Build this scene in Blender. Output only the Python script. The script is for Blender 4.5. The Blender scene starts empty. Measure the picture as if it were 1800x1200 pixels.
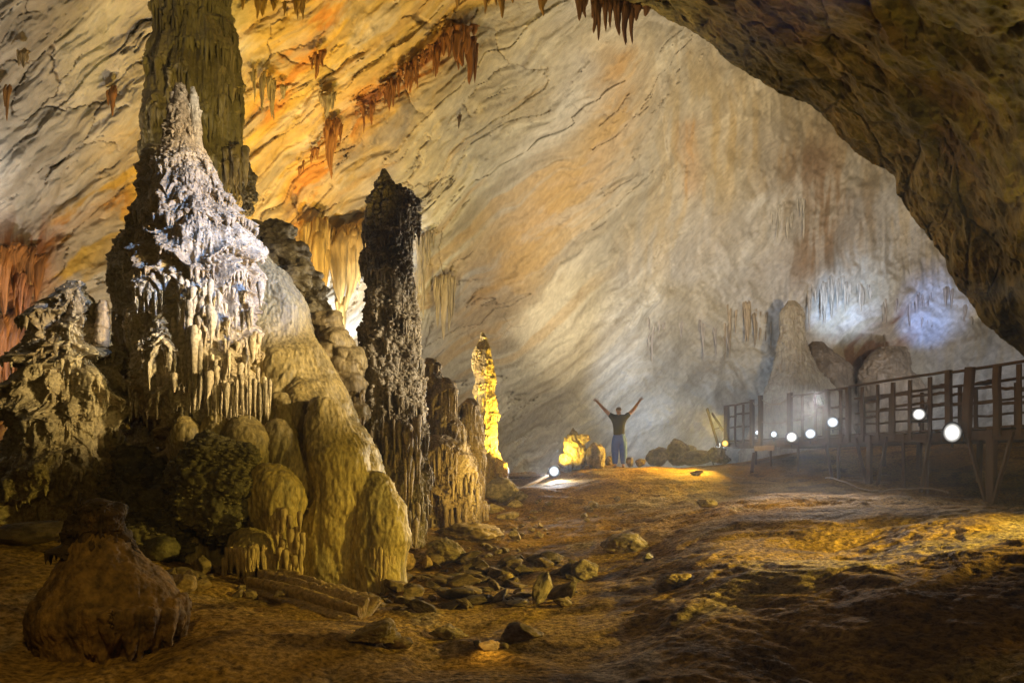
import bpy, bmesh, math, random
import numpy as np
from mathutils import Vector, Matrix, Quaternion

# A lit show cave: floor, walls and roof lip are built as real surfaces in metres.
# Camera stands at the origin looking along +Y; EYE is its height above the datum.
EYE = 1.6
FPX = 1200.0
f4 = np.float32
rng = np.random.default_rng(11)
random.seed(5)
scene = bpy.context.scene
COL = scene.collection


def at(px, py, d):
    """point seen at photo position (px, py) standing d metres away"""
    return np.array([(px - 900.0) / FPX * d, d, EYE + (810.0 - py) / FPX * d])


# ------------------------------------------------------------------ noise
T3 = (rng.random((64, 64, 64)) * 2 - 1).astype(f4)
T2 = (rng.random((512, 512)) * 2 - 1).astype(f4)
J3 = rng.random((32, 32, 32, 3)).astype(f4)


def vn3(p):
    p = np.asarray(p, f4)
    i = np.floor(p).astype(np.int32)
    f = p - i
    f = f * f * f * (f * (f * 6 - 15) + 10)
    a = i & 63
    b = (i + 1) & 63
    x0, y0, z0 = a[..., 0], a[..., 1], a[..., 2]
    x1, y1, z1 = b[..., 0], b[..., 1], b[..., 2]
    fx, fy, fz = f[..., 0], f[..., 1], f[..., 2]
    c00 = T3[x0, y0, z0] * (1 - fx) + T3[x1, y0, z0] * fx
    c10 = T3[x0, y1, z0] * (1 - fx) + T3[x1, y1, z0] * fx
    c01 = T3[x0, y0, z1] * (1 - fx) + T3[x1, y0, z1] * fx
    c11 = T3[x0, y1, z1] * (1 - fx) + T3[x1, y1, z1] * fx
    return (c00 * (1 - fy) + c10 * fy) * (1 - fz) + (c01 * (1 - fy) + c11 * fy) * fz


def fbm3(p, octv=4, gain=0.5, ridged=False):
    p = np.asarray(p, f4)
    s = 0
    a = 1.0
    t = 0
    for k in range(octv):
        n = vn3(p + k * 17.31)
        if ridged:
            n = 1 - 2 * np.abs(n)
        s = s + a * n
        t += a
        a *= gain
        p = p * 2.07
        p = p[..., [1, 2, 0]]
    return s / t * 1.6


def vn2(x, y):
    x = np.asarray(x, f4)
    y = np.asarray(y, f4)
    i = np.floor(x).astype(np.int32)
    j = np.floor(y).astype(np.int32)
    f = x - i
    g = y - j
    f = f * f * f * (f * (f * 6 - 15) + 10)
    g = g * g * g * (g * (g * 6 - 15) + 10)
    a, b, c, d = i & 511, (i + 1) & 511, j & 511, (j + 1) & 511
    return (T2[a, c] * (1 - f) + T2[b, c] * f) * (1 - g) + (T2[a, d] * (1 - f) + T2[b, d] * f) * g


def fbm2(x, y, octv=4, gain=0.5, ridged=False):
    s = 0
    a = 1.0
    t = 0
    for k in range(octv):
        n = vn2(x + 37.7 * k, y - 19.3 * k)
        if ridged:
            n = 1 - 2 * np.abs(n)
        s = s + a * n
        t += a
        a *= gain
        x, y = (x * 0.8 - y * 0.6) * 2.05, (x * 0.6 + y * 0.8) * 2.05
    return s / t * 1.6


def worley3(p):
    """distance to the nearest and second nearest scattered point"""
    p = np.asarray(p, f4)
    i = np.floor(p).astype(np.int32)
    f1 = np.full(p.shape[:-1], 9.0, f4)
    f2 = f1.copy()
    for dx in (-1, 0, 1):
        for dy in (-1, 0, 1):
            for dz in (-1, 0, 1):
                c = i + np.array([dx, dy, dz], np.int32)
                m = c & 31
                q = c + J3[m[..., 0], m[..., 1], m[..., 2]]
                dd = np.sqrt(((q - p) ** 2).sum(-1)).astype(f4)
                f2 = np.minimum(f2, np.maximum(f1, dd))
                f1 = np.minimum(f1, dd)
    return f1, f2


def worley2(x, y):
    i = np.floor(x).astype(np.int32)
    j = np.floor(y).astype(np.int32)
    f1 = np.full(np.shape(x), 9.0, f4)
    f2 = f1.copy()
    for dx in (-1, 0, 1):
        for dy in (-1, 0, 1):
            a = i + dx
            b = j + dy
            q = J3[a & 31, b & 31, 7]
            dd = np.sqrt((a + q[..., 0] - x) ** 2 + (b + q[..., 1] - y) ** 2).astype(f4)
            f2 = np.minimum(f2, np.maximum(f1, dd))
            f1 = np.minimum(f1, dd)
    return f1, f2


def sstep(a, b, x):
    t = np.clip((x - a) / (b - a), 0, 1)
    return t * t * (3 - 2 * t)


def mix(a, b, t):
    t = np.asarray(t)[..., None]
    return np.asarray(a) * (1 - t) + np.asarray(b) * t


def rgb(*c):
    return np.array(c, f4)


def tps(pts, vals, reg=1e-3):
    """thin plate spline through scattered 2-D control points"""
    P = np.asarray(pts, float)
    n = len(P)
    d = np.sqrt(((P[:, None] - P[None]) ** 2).sum(-1))
    K = np.where(d > 0, d * d * np.log(d + 1e-12), 0) + np.eye(n) * reg
    A = np.zeros((n + 3, n + 3))
    A[:n, :n] = K
    A[:n, n] = 1
    A[:n, n + 1:] = P
    A[n, :n] = 1
    A[n + 1:, :n] = P.T
    w = np.linalg.solve(A, np.concatenate([vals, np.zeros(3)]))

    def ev(x, y):
        x = np.asarray(x, float)
        y = np.asarray(y, float)
        r = w[n] + w[n + 1] * x + w[n + 2] * y
        for k in range(n):
            q = (x - P[k, 0]) ** 2 + (y - P[k, 1]) ** 2
            r = r + w[k] * 0.5 * q * np.log(q + 1e-12)
        return r
    return ev


# ------------------------------------------------------------------ mesh collecting
def grid_faces(nr, nc, wrap=False):
    r = np.arange(nr - 1)
    c = np.arange(nc if wrap else nc - 1)
    R, C = np.meshgrid(r, c, indexing='ij')
    C2 = (C + 1) % nc
    return np.stack([R * nc + C, R * nc + C2, (R + 1) * nc + C2, (R + 1) * nc + C], -1).reshape(-1, 4)


class MB:
    def __init__(self):
        self.V, self.C, self.Q, self.T, self.n = [], [], [], [], 0

    def add(self, V, quads=None, tris=None, col=(0.4, 0.35, 0.28)):
        V = np.asarray(V, f4).reshape(-1, 3)
        C = np.broadcast_to(np.asarray(col, f4), V.shape) if np.ndim(col) == 1 else np.asarray(col, f4).reshape(-1, 3)
        self.V.append(V)
        self.C.append(C)
        if quads is not None and len(quads):
            self.Q.append(np.asarray(quads) + self.n)
        if tris is not None and len(tris):
            self.T.append(np.asarray(tris) + self.n)
        self.n += len(V)
        return self

    def build(self, name, mat, parent=None, smooth=True):
        V = np.concatenate(self.V)
        C = np.concatenate(self.C)
        Q = np.concatenate(self.Q) if self.Q else np.zeros((0, 4), int)
        T = np.concatenate(self.T) if self.T else np.zeros((0, 3), int)
        me = bpy.data.meshes.new(name)
        me.vertices.add(len(V))
        me.vertices.foreach_set('co', V.astype(f4).ravel())
        loops = np.concatenate([Q.ravel(), T.ravel()]).astype(np.int32)
        me.loops.add(len(loops))
        me.loops.foreach_set('vertex_index', loops)
        nf = len(Q) + len(T)
        me.polygons.add(nf)
        starts = np.concatenate([np.arange(len(Q)) * 4, len(Q) * 4 + np.arange(len(T)) * 3]).astype(np.int32)
        me.polygons.foreach_set('loop_start', starts)
        me.polygons.foreach_set('use_smooth', np.full(nf, smooth, bool))
        me.update(calc_edges=True)
        me.validate()
        ca = me.color_attributes.new('Col', 'FLOAT_COLOR', 'POINT')
        ca.data.foreach_set('color', np.concatenate([np.clip(C, 0.003, 0.95), np.ones((len(C), 1))], 1).astype(f4).ravel())
        me.materials.append(mat)
        o = bpy.data.objects.new(name, me)
        COL.objects.link(o)
        if parent is not None:
            o.parent = parent
            o.matrix_parent_inverse = parent.matrix_world.inverted()
        return o


def tag(o, label=None, cat=None, group=None, kind=None):
    for k, v in (('label', label), ('category', cat), ('group', group), ('kind', kind)):
        if v:
            o[k] = v
    return o


def empty(name, loc=(0, 0, 0), label=None, cat=None, group=None):
    o = bpy.data.objects.new(name, None)
    o.location = Vector([float(a) for a in loc])
    o.empty_display_size = 0.2
    COL.objects.link(o)
    bpy.context.view_layer.update()
    return tag(o, label, cat, group)


# ------------------------------------------------------------------ materials
def rock_mat(name, bump=0.5, scale=14.0, rough=0.75, spec=0.35, dist=0.02, stretch=(1, 1, 1), var=0.35, bed=None):
    m = bpy.data.materials.new(name)
    m.use_nodes = True
    nt = m.node_tree
    N, L = nt.nodes, nt.links
    bs = N['Principled BSDF']
    att = N.new('ShaderNodeAttribute')
    att.attribute_name = 'Col'
    tc = N.new('ShaderNodeTexCoord')
    mp = N.new('ShaderNodeMapping')
    mp.inputs['Scale'].default_value = stretch
    if bed:
        mp.vector_type = 'TEXTURE'
        mp.inputs['Rotation'].default_value = (0, bed, 0)
    L.new(tc.outputs['Object'], mp.inputs['Vector'])
    n1 = N.new('ShaderNodeTexNoise')
    n1.inputs['Scale'].default_value = scale
    n1.inputs['Detail'].default_value = 7
    n1.inputs['Roughness'].default_value = 0.62
    L.new(mp.outputs[0], n1.inputs['Vector'])
    n2 = N.new('ShaderNodeTexNoise')
    n2.inputs['Scale'].default_value = scale * 0.23
    n2.inputs['Detail'].default_value = 5
    n2.inputs['Distortion'].default_value = 0.6
    L.new(mp.outputs[0], n2.inputs['Vector'])
    mr = N.new('ShaderNodeMapRange')
    mr.inputs['From Min'].default_value = 0.35
    mr.inputs['From Max'].default_value = 0.65
    mr.inputs['To Min'].default_value = 1 - var
    mr.inputs['To Max'].default_value = 1 + var * 0.6
    L.new(n1.outputs['Fac'], mr.inputs['Value'])
    mx = N.new('ShaderNodeMix')
    mx.data_type = 'RGBA'
    mx.blend_type = 'MULTIPLY'
    mx.inputs['Factor'].default_value = 1
    L.new(att.outputs['Color'], mx.inputs['A'])
    L.new(mr.outputs[0], mx.inputs['B'])
    L.new(mx.outputs['Result'], bs.inputs['Base Color'])
    rr = N.new('ShaderNodeMapRange')
    rr.inputs['To Min'].default_value = rough - 0.18
    rr.inputs['To Max'].default_value = min(1, rough + 0.18)
    L.new(n2.outputs['Fac'], rr.inputs['Value'])
    L.new(rr.outputs[0], bs.inputs['Roughness'])
    bs.inputs['Specular IOR Level'].default_value = spec
    ad = N.new('ShaderNodeMath')
    ad.operation = 'MULTIPLY_ADD'
    ad.inputs[1].default_value = 1.8
    L.new(n2.outputs['Fac'], ad.inputs[0])
    L.new(n1.outputs['Fac'], ad.inputs[2])
    bp = N.new('ShaderNodeBump')
    bp.inputs['Strength'].default_value = bump
    bp.inputs['Distance'].default_value = dist
    L.new(ad.outputs[0], bp.inputs['Height'])
    L.new(bp.outputs[0], bs.inputs['Normal'])
    return m


def plain_mat(name, col, rough=0.6, metal=0.0, noise=0.25, scale=20.0, bump=0.15, stretch=(1, 1, 1)):
    m = bpy.data.materials.new(name)
    m.use_nodes = True
    nt = m.node_tree
    N, L = nt.nodes, nt.links
    bs = N['Principled BSDF']
    tc = N.new('ShaderNodeTexCoord')
    mp = N.new('ShaderNodeMapping')
    mp.inputs['Scale'].default_value = stretch
    L.new(tc.outputs['Object'], mp.inputs['Vector'])
    n1 = N.new('ShaderNodeTexNoise')
    n1.inputs['Scale'].default_value = scale
    n1.inputs['Detail'].default_value = 6
    L.new(mp.outputs[0], n1.inputs['Vector'])
    cr = N.new('ShaderNodeMix')
    cr.data_type = 'RGBA'
    cr.inputs['A'].default_value = [c * (1 - noise) for c in col] + [1]
    cr.inputs['B'].default_value = [min(1, c * (1 + noise)) for c in col] + [1]
    L.new(n1.outputs['Fac'], cr.inputs['Factor'])
    L.new(cr.outputs['Result'], bs.inputs['Base Color'])
    bs.inputs['Roughness'].default_value = rough
    bs.inputs['Metallic'].default_value = metal
    bp = N.new('ShaderNodeBump')
    bp.inputs['Strength'].default_value = bump
    bp.inputs['Distance'].default_value = 0.01
    L.new(n1.outputs['Fac'], bp.inputs['Height'])
    L.new(bp.outputs[0], bs.inputs['Normal'])
    return m


def glow_mat(name, col, strength):
    m = bpy.data.materials.new(name)
    m.use_nodes = True
    bs = m.node_tree.nodes['Principled BSDF']
    bs.inputs['Base Color'].default_value = (0.05, 0.05, 0.05, 1)
    bs.inputs['Specular IOR Level'].default_value = 0.1
    bs.inputs['Emission Color'].default_value = (*col, 1)
    # the reflector is hottest in the middle (Col runs from rim to centre of the glass)
    at_ = m.node_tree.nodes.new('ShaderNodeAttribute')
    at_.attribute_name = 'Col'
    mu = m.node_tree.nodes.new('ShaderNodeMath')
    mu.operation = 'MULTIPLY'
    mu.inputs[1].default_value = strength
    m.node_tree.links.new(at_.outputs['Fac'], mu.inputs[0])
    m.node_tree.links.new(mu.outputs[0], bs.inputs['Emission Strength'])
    return m


M_WALL = rock_mat('wall_limestone', bump=0.5, scale=5.0, rough=0.74, dist=0.07, var=0.2, stretch=(2.0, 1.2, 0.8), bed=-0.75)
M_ROOF = rock_mat('roof_limestone', bump=0.8, scale=2.6, rough=0.8, dist=0.12, var=0.55)
M_DRIP = rock_mat('dripstone', bump=0.7, scale=26, rough=0.6, spec=0.45, dist=0.02, var=0.48)
M_FLOW = rock_mat('flowstone', bump=0.6, scale=30, rough=0.55, spec=0.45, dist=0.016, stretch=(1, 1, 0.35), var=0.45)
M_CURT = rock_mat('curtain_stone', bump=0.6, scale=9, rough=0.6, spec=0.4, dist=0.04, stretch=(1, 1, 0.25), var=0.3)
M_MUD = rock_mat('cave_mud', bump=1.0, scale=20, rough=0.9, spec=0.04, dist=0.035, var=0.7)
M_ROCK = rock_mat('broken_rock', bump=0.8, scale=12, rough=0.75, spec=0.35, dist=0.03, var=0.55)
M_WOOD = plain_mat('weathered_wood', (0.095, 0.058, 0.03), 0.75, 0, 0.5, 9, 0.4, (1, 1, 0.2))
M_PLANK = plain_mat('pale_plank', (0.34, 0.24, 0.15), 0.7, 0, 0.35, 9, 0.3, (0.3, 1, 1))
M_METAL = plain_mat('lamp_housing_metal', (0.05, 0.05, 0.055), 0.45, 0.6, 0.2)
M_ROPE = plain_mat('rope_fibre', (0.3, 0.24, 0.17), 0.9, 0, 0.3, 60)
M_SHIRT = plain_mat('black_cotton', (0.012, 0.013, 0.016), 0.9, 0, 0.3, 40)
M_TROUS = plain_mat('blue_cotton', (0.05, 0.11, 0.42), 0.9, 0, 0.3, 12)
M_SKIN = plain_mat('skin', (0.50, 0.27, 0.17), 0.55, 0, 0.1)
M_HAIR = plain_mat('grey_brown_hair', (0.20, 0.15, 0.10), 0.8, 0, 0.4, 50)
M_SANDAL = plain_mat('sandal_leather', (0.16, 0.09, 0.05), 0.7, 0, 0.2)
# ================================================================== cave floor
def gpt(px, py, d):
    p = at(px, py, d)
    return (p[0], p[1], p[2])


_g = [gpt(*a) for a in [
    (900, 1200, 4.6), (400, 1200, 4.5), (0, 1190, 4.3), (1400, 1180, 4.3), (1800, 1130, 4.0),
    (880, 1110, 6), (1060, 1120, 5.6), (600, 1050, 7.3), (760, 1000, 9.4), (1000, 1045, 7.6),
    (940, 905, 14), (880, 862, 17), (1090, 819, 19.5), (1250, 816, 21), (955, 842, 18.5), (1020, 822, 19.5),
    (1290, 872, 14), (1480, 868, 11.5), (1640, 925, 7.4), (1800, 960, 6.0), (1500, 965, 7.2), (1200, 985, 7.6),
    (1250, 1085, 5.6), (1560, 1060, 5.0), (50, 985, 6.3), (200, 935, 9), (-50, 915, 10), (350, 1100, 5.7),
    (520, 1010, 8.6), (850, 925, 12.4), (800, 890, 15), (1000, 930, 11.5), (1120, 890, 14), (1050, 985, 9.0)]]
_g += [(1.5, 26, 0.1), (6, 27, 0.2), (-2, 25, 0.1), (0, 36, -0.4), (15, 40, -0.4), (-8, 24, 0.0), (-10, 16, 0.6), (-9, 12, 0.7),
       (8.3, 15, 1.1), (7.4, 17.5, 1.2), (9.0, 13, 0.85), (10.5, 12, 0.8), (10.5, 17, 1.7), (12, 22, 2.1), (9.5, 9.5, 0.6), (20, 24, 2.4), (9.5, 22.5, 1.9), (13, 16, 2.0),
       (-3, 2.5, 0.25), (0, 2.0, 0.1), (3.5, 2.3, 0.5), (6, 4, 0.9), (-6, 4.5, 0.9), (9, 6, 1.0), (0, -2, 0.1), (25, 12, 1.2), (-14, 6, 1.3)]
_gz = tps([(a[0] / 6, a[1] / 6) for a in _g], np.array([a[2] for a in _g]), 2e-3)


def ground(x, y):
    return _gz(np.asarray(x) / 6, np.asarray(y) / 6)


_FLOOR = {}


def floor_z(x, y):
    """height of the finished, roughened mud"""
    k, ys, Z = _FLOOR['k'], _FLOOR['y'], _FLOOR['Z']
    x, y = np.asarray(x, float), np.asarray(y, float)
    j = np.clip(np.searchsorted(ys, y), 0, len(ys) - 1)
    i = np.clip(np.searchsorted(k, x / (y + 1.2)), 0, len(k) - 1)
    return Z[j, i]


def ground_hit(px, py):
    d = np.linspace(2.5, 45, 1800)
    zr = EYE + (810 - py) / FPX * d
    zg = floor_z((px - 900) / FPX * d, d)
    k = np.argmax(zr < zg)
    return at(px, py, d[k]) if zr[k] < zg[k] else at(px, py, 30)


def build_floor():
    nk, ny = 860, 760
    k = np.linspace(-1.25, 1.25, nk)
    y = np.exp(np.linspace(math.log(2.2), math.log(52), ny))
    K, Y = np.meshgrid(k, y)
    X = K * (Y + 1.2)
    Z = ground(X, Y)
    amp = np.clip(1.25 - Y / 40, 0.35, 1)
    # worn humps, ridges of trodden mud, clods and small pits
    wx = X + 0.35 * fbm2(X * 0.7, Y * 0.7, 3)
    wy = Y + 0.35 * fbm2(X * 0.7 + 50, Y * 0.7, 3)
    Z = Z + amp * 0.11 * fbm2(wx * 0.55, wy * 0.55, 4)
    rough = sstep(-0.25, 0.5, fbm2(X * 0.35 + 9, Y * 0.35, 2)) * 0.8 + 0.35
    rough = rough * (0.75 + 0.3 * sstep(0.8, 2.2, X) * sstep(13, 9, Y))
    path = np.exp(-((X - 0.1 - 0.10 * Y) / 0.9) ** 2) * sstep(8.5, 6.5, Y)
    rough = rough * (1 - 0.55 * path)
    crest = sstep(16, 19, Y)
    rough = rough * (1 - 0.6 * crest)
    r1 = fbm2(wx * 1.5 + 0.6 * wy, wy * 2.4, 4, 0.55, True)
    Z = Z + amp * rough * 0.014 * r1
    f1, f2 = worley2(wx * 5.0, wy * 5.0)
    Z = Z + amp * rough * 0.017 * (0.45 - f1)
    g3, g4 = worley2(wx * 24 + 5, wy * 24)
    Z = Z + amp * rough * 0.018 * (0.5 - g3) * sstep(9, 6, Y)
    g1, g2 = worley2(wx * 12 + 3, wy * 12)
    Z = Z + amp * rough * 0.032 * (0.5 - g1) * sstep(-0.1, 0.4, fbm2(X * 1.3, Y * 1.3 + 7, 2))
    Z = Z + amp * rough * 0.030 * fbm2(wx * 7, wy * 9, 5, 0.65)
    pits = sstep(0.35, 0.6, fbm2(wx * 3.1 + 40, wy * 4.0, 3))
    Z = Z - amp * rough * 0.035 * pits
    # raked gouges running down the near right bank
    gq = fbm2((X * 0.85 + Y * 0.5) * 9, (Y * 0.85 - X * 0.5) * 2.0, 3, 0.55, True)
    Z = Z + 0.011 * gq * sstep(0.6, 1.6, X) * sstep(8.5, 6.5, Y)
    _FLOOR.update(k=k, y=y, Z=Z)
    # colour: brown mud, paler dry crust, reddish silt
    n = fbm2(X * 0.6 + 80, Y * 0.6, 4)
    c = mix(rgb(0.21, 0.125, 0.036), rgb(0.34, 0.215, 0.065), sstep(-0.5, 0.6, n))
    c = mix(c, rgb(0.10, 0.062, 0.028), 0.75 * sstep(0.05, 0.6, fbm2(wx * 2.2 + 5, wy * 2.6, 4)))
    c = mix(c, rgb(0.36, 0.29, 0.19), 0.6 * sstep(0.3, 0.8, fbm2(wx * 1.1 + 60, wy * 1.1, 5)))
    mb = MB()
    mb.add(np.stack([X, Y, Z], -1), grid_faces(ny, nk), col=c)
    # the strip beside and behind the camera, so the ground is one sheet underfoot
    xs = np.linspace(-20, 26, 90)
    ys = np.linspace(-6, 2.3, 30)
    A, B = np.meshgrid(xs, ys)
    mb.add(np.stack([A, B, ground(A, B) - 0.06 + 0.05 * fbm2(A, B, 3)], -1), grid_faces(30, 90), col=(0.22, 0.15, 0.08))
    return tag(mb.build('ground', M_MUD), kind='structure')


# ================================================================== cave wall
_w = [(-900, 200, 6), (-900, -600, 5), (-900, 900, 7), (-300, 300, 10), (-300, -400, 8), (-300, 900, 11),
      (0, 0, 11.5), (0, 400, 13.5), (0, 850, 14), (300, -400, 10), (300, 0, 13.5), (300, 500, 16.5), (300, 900, 17),
      (600, -300, 12), (600, 0, 15), (600, 300, 18.5), (620, 550, 21), (600, 850, 22),
      (850, -400, 14), (850, 0, 19), (850, 300, 23), (850, 600, 27), (850, 850, 30),
      (1000, -100, 20), (1050, 100, 25), (1000, 400, 30), (1000, 700, 34), (1000, 900, 36),
      (1200, -300, 22), (1200, 0, 28), (1200, 250, 34), (1200, 500, 38), (1200, 800, 40),
      (1450, 0, 36), (1450, 300, 39), (1450, 600, 43), (1450, 850, 44),
      (1800, 0, 36), (1800, 500, 40), (1800, 850, 42), (2300, 0, 30), (2300, 500, 30), (2300, 900, 30), (2700, -500, 24), (2700, 400, 24)]
_wd = tps([(a[0] / 600, a[1] / 600) for a in _w], np.log([a[2] for a in _w]), 1e-3)


def wall_depth(px, py):
    return np.exp(_wd(np.asarray(px) / 600, np.asarray(py) / 600))


def band(x, y, pts, w):
    """soft mask along a polyline, with its own ragged width"""
    best = np.full(np.shape(x), 1e9)
    for (x0, y0), (x1, y1) in zip(pts[:-1], pts[1:]):
        dx, dy = x1 - x0, y1 - y0
        t = np.clip(((x - x0) * dx + (y - y0) * dy) / (dx * dx + dy * dy), 0, 1)
        best = np.minimum(best, np.hypot(x - x0 - t * dx, y - y0 - t * dy))
    return np.exp(-(best / w) ** 2)


LEDGES = [([(590, 222), (650, 178), (700, 138), (780, 66), (850, 36)], 16, 34), ([(690, 368), (730, 330), (790, 290), (835, 238), (880, 190), (930, 130)], 9, 26),
          ([(500, 420), (545, 395), (600, 384), (660, 376)], 14, 26), ([(660, 500), (720, 470), (790, 470), (860, 420)], 9, 26), ([(0, 455), (60, 430), (150, 392), (230, 365)], 8, 24),
          ([(60, 470), (120, 290), (170, 250), (250, 230)], 5, 16), ([(160, 110), (200, 130), (190, 190), (260, 195)], 4, 12), ([(470, 300), (520, 190), (600, 90), (640, 20)], 7, 22),
          ([(880, 470), (960, 380), (1050, 280)], 6, 26), ([(905, 560), (1000, 500), (1060, 440)], 5, 18), ([(1150, 130), (1170, 260), (1150, 360)], 7, 20), ([(1060, 330), (1110, 420), (1100, 520)], 5, 20)]


def side(x, y, pts):
    """signed distance under a polyline (positive below it) and a fade at its ends"""
    best = np.full(np.shape(x), 1e9)
    sg = np.zeros(np.shape(x))
    for (x0, y0), (x1, y1) in zip(pts[:-1], pts[1:]):
        dx, dy = x1 - x0, y1 - y0
        L = math.hypot(dx, dy)
        t = np.clip(((x - x0) * dx + (y - y0) * dy) / (L * L), 0, 1)
        ds = np.hypot(x - x0 - t * dx, y - y0 - t * dy)
        cr = (dx * (y - y0) - dy * (x - x0)) / L
        m = ds < best
        sg = np.where(m, np.sign(cr), sg)
        best = np.where(m, ds, best)
    e0 = np.hypot(x - pts[0][0], y - pts[0][1])
    e1 = np.hypot(x - pts[-1][0], y - pts[-1][1])
    return sg * best, sstep(0, 45, e0) * sstep(0, 45, e1)


def wall_relief(u, v):
    """relief (in photo-scale units, metres = units * depth / 1200) and helper fields of the bedded wall"""
    w1 = fbm2(u / 260, v / 260, 4)
    w2 = fbm2(u / 260 + 31, v / 260 + 11, 4)
    uu = u + 38 * w1
    vv = v + 38 * w2
    right = sstep(1150, 1480, u + 0.3 * v)
    # left: beds run up to the right; right: hanging vertical drapery
    a1, a2 = math.radians(41), math.radians(74)
    s1, t1 = uu * math.cos(a1) - vv * math.sin(a1), uu * math.sin(a1) + vv * math.cos(a1)
    s2, t2 = uu * math.cos(a2) - vv * math.sin(a2), uu * math.sin(a2) + vv * math.cos(a2)

    def saw(h):
        f = h - np.floor(h)
        return f * sstep(1.0, 0.90, f)

    def strata(s, t, sc):
        h = t / sc + 0.5 * fbm2(s / (sc * 6.0), t / (sc * 2.2), 3)
        m = sstep(-0.35, 0.35, fbm2(s / (sc * 3) + 3, t / (sc * 2) + 7, 2))
        return (saw(h) - 0.45) * m
    l = (strata(s1, t1, 170) * 20 + strata(s1, t1, 61) * 4.2 + strata(s1 + 500, t1, 27) * 2.4
         + fbm2(s1 / 170, t1 / 40, 6, 0.55) * 6.5 + fbm2(s1 / 36, t1 / 11, 4, 0.6) * 1.6)
    dr = fbm2(u / 17 + 0.6 * w1, v / 130 + w2, 4, 0.55, True)
    hang = sstep(-0.2, 0.45, fbm2(u / 150 + 77, v / 150, 3))
    r = (strata(s2, t2, 130) * 12 + fbm2(uu / 140, vv / 170, 5, 0.55) * 22 + dr * 2.2 * hang
         + fbm2(u / 22, v / 26, 4, 0.6) * 2.2)
    rel = l * (1 - right) + r * right + 26 * fbm2(u / 420, v / 420, 3)
    # cracks: thin lines where warped cells meet
    cu, cv = (s1 / 150 + 0.13 * fbm2(u / 70, v / 70, 5, .6)), (t1 / 66 + 0.13 * fbm2(u / 70 + 40, v / 70, 5, .6))
    f1, f2 = worley2(cu, cv)
    crack = sstep(0.026, 0.004, f2 - f1) * sstep(0.0, 0.35, fbm2(u / 130 + 5, v / 130 + 60, 3) + 0.10) * (1 - 0.85 * right)
    e1, e2 = worley2(cu * 2.7 + 9, cv * 2.3)
    crack2 = sstep(0.04, 0.008, e2 - e1) * 0.6 * sstep(0.3, 0.6, fbm2(u / 110 + 45, v / 110 + 20, 3)) * (1 - 0.85 * right)
    # undercut ledges and open joints that run up to the right
    for pts, amp, wd in LEDGES:
        sd_ = side(u + 10 * w1 + 3 * fbm2(u / 14, v / 14, 3), v + 10 * w2 + 3 * fbm2(u / 14 + 9, v / 14, 3), pts)
        rel = rel - amp * np.where(sd_[0] > 0, np.exp(-sd_[0] / wd), np.exp(sd_[0] / 2.5)) * sd_[1]
    crack = crack * (1 - 0.8 * sstep(820, 1050, u))
    rel = rel + 4.0 * sstep(0.0, 0.30, f2 - f1) * (1 - 0.7 * right) + 1.3 * fbm2(s1 / 120, t1 / 15, 5, 0.55, True) * (1 - right)
    # long joints that follow the bedding
    ln1 = np.abs(fbm2(s1 / 430 + 3, t1 / 60 + 9, 5, 0.55))
    ln2 = np.abs(fbm2(s1 / 260 + 43, t1 / 34 + 29, 5, 0.55))
    crack3 = (sstep(0.022, 0.004, ln1) * sstep(-0.15, 0.25, fbm2(u / 150 + 71, v / 150, 3)) + 0.3 * sstep(0.022, 0.005, ln2) * sstep(0.1, 0.45, fbm2(u / 120 + 11, v / 120 + 7, 3))) * (1 - right) * sstep(1120, 900, u + 0.1 * v)
    rel = rel + 5.0 * np.sign(fbm2(s1 / 430 + 3, t1 / 60 + 9, 5, 0.55)) * np.exp(-ln1 / 0.10) * (1 - right) * 0.6 - 3.0 * crack3
    crack2 = np.clip(crack2 + crack3, 0, 1)
    rel = rel - 4.0 * crack - 2.2 * crack2
    return rel, s1, t1, crack, crack2, right, dr, hang, w1, w2


_SURF = {}


def wall_surface(px, py):
    """depth of the finished, roughened wall at a photo position"""
    us, vs, dd = _SURF['us'], _SURF['vs'], _SURF['dd']
    i = int(np.clip(np.searchsorted(us, px), 4, len(us) - 5))
    j = int(np.clip(np.searchsorted(vs, py), 4, len(vs) - 5))
    return float(dd[j - 4:j + 5, i - 4:i + 5].mean())


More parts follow.
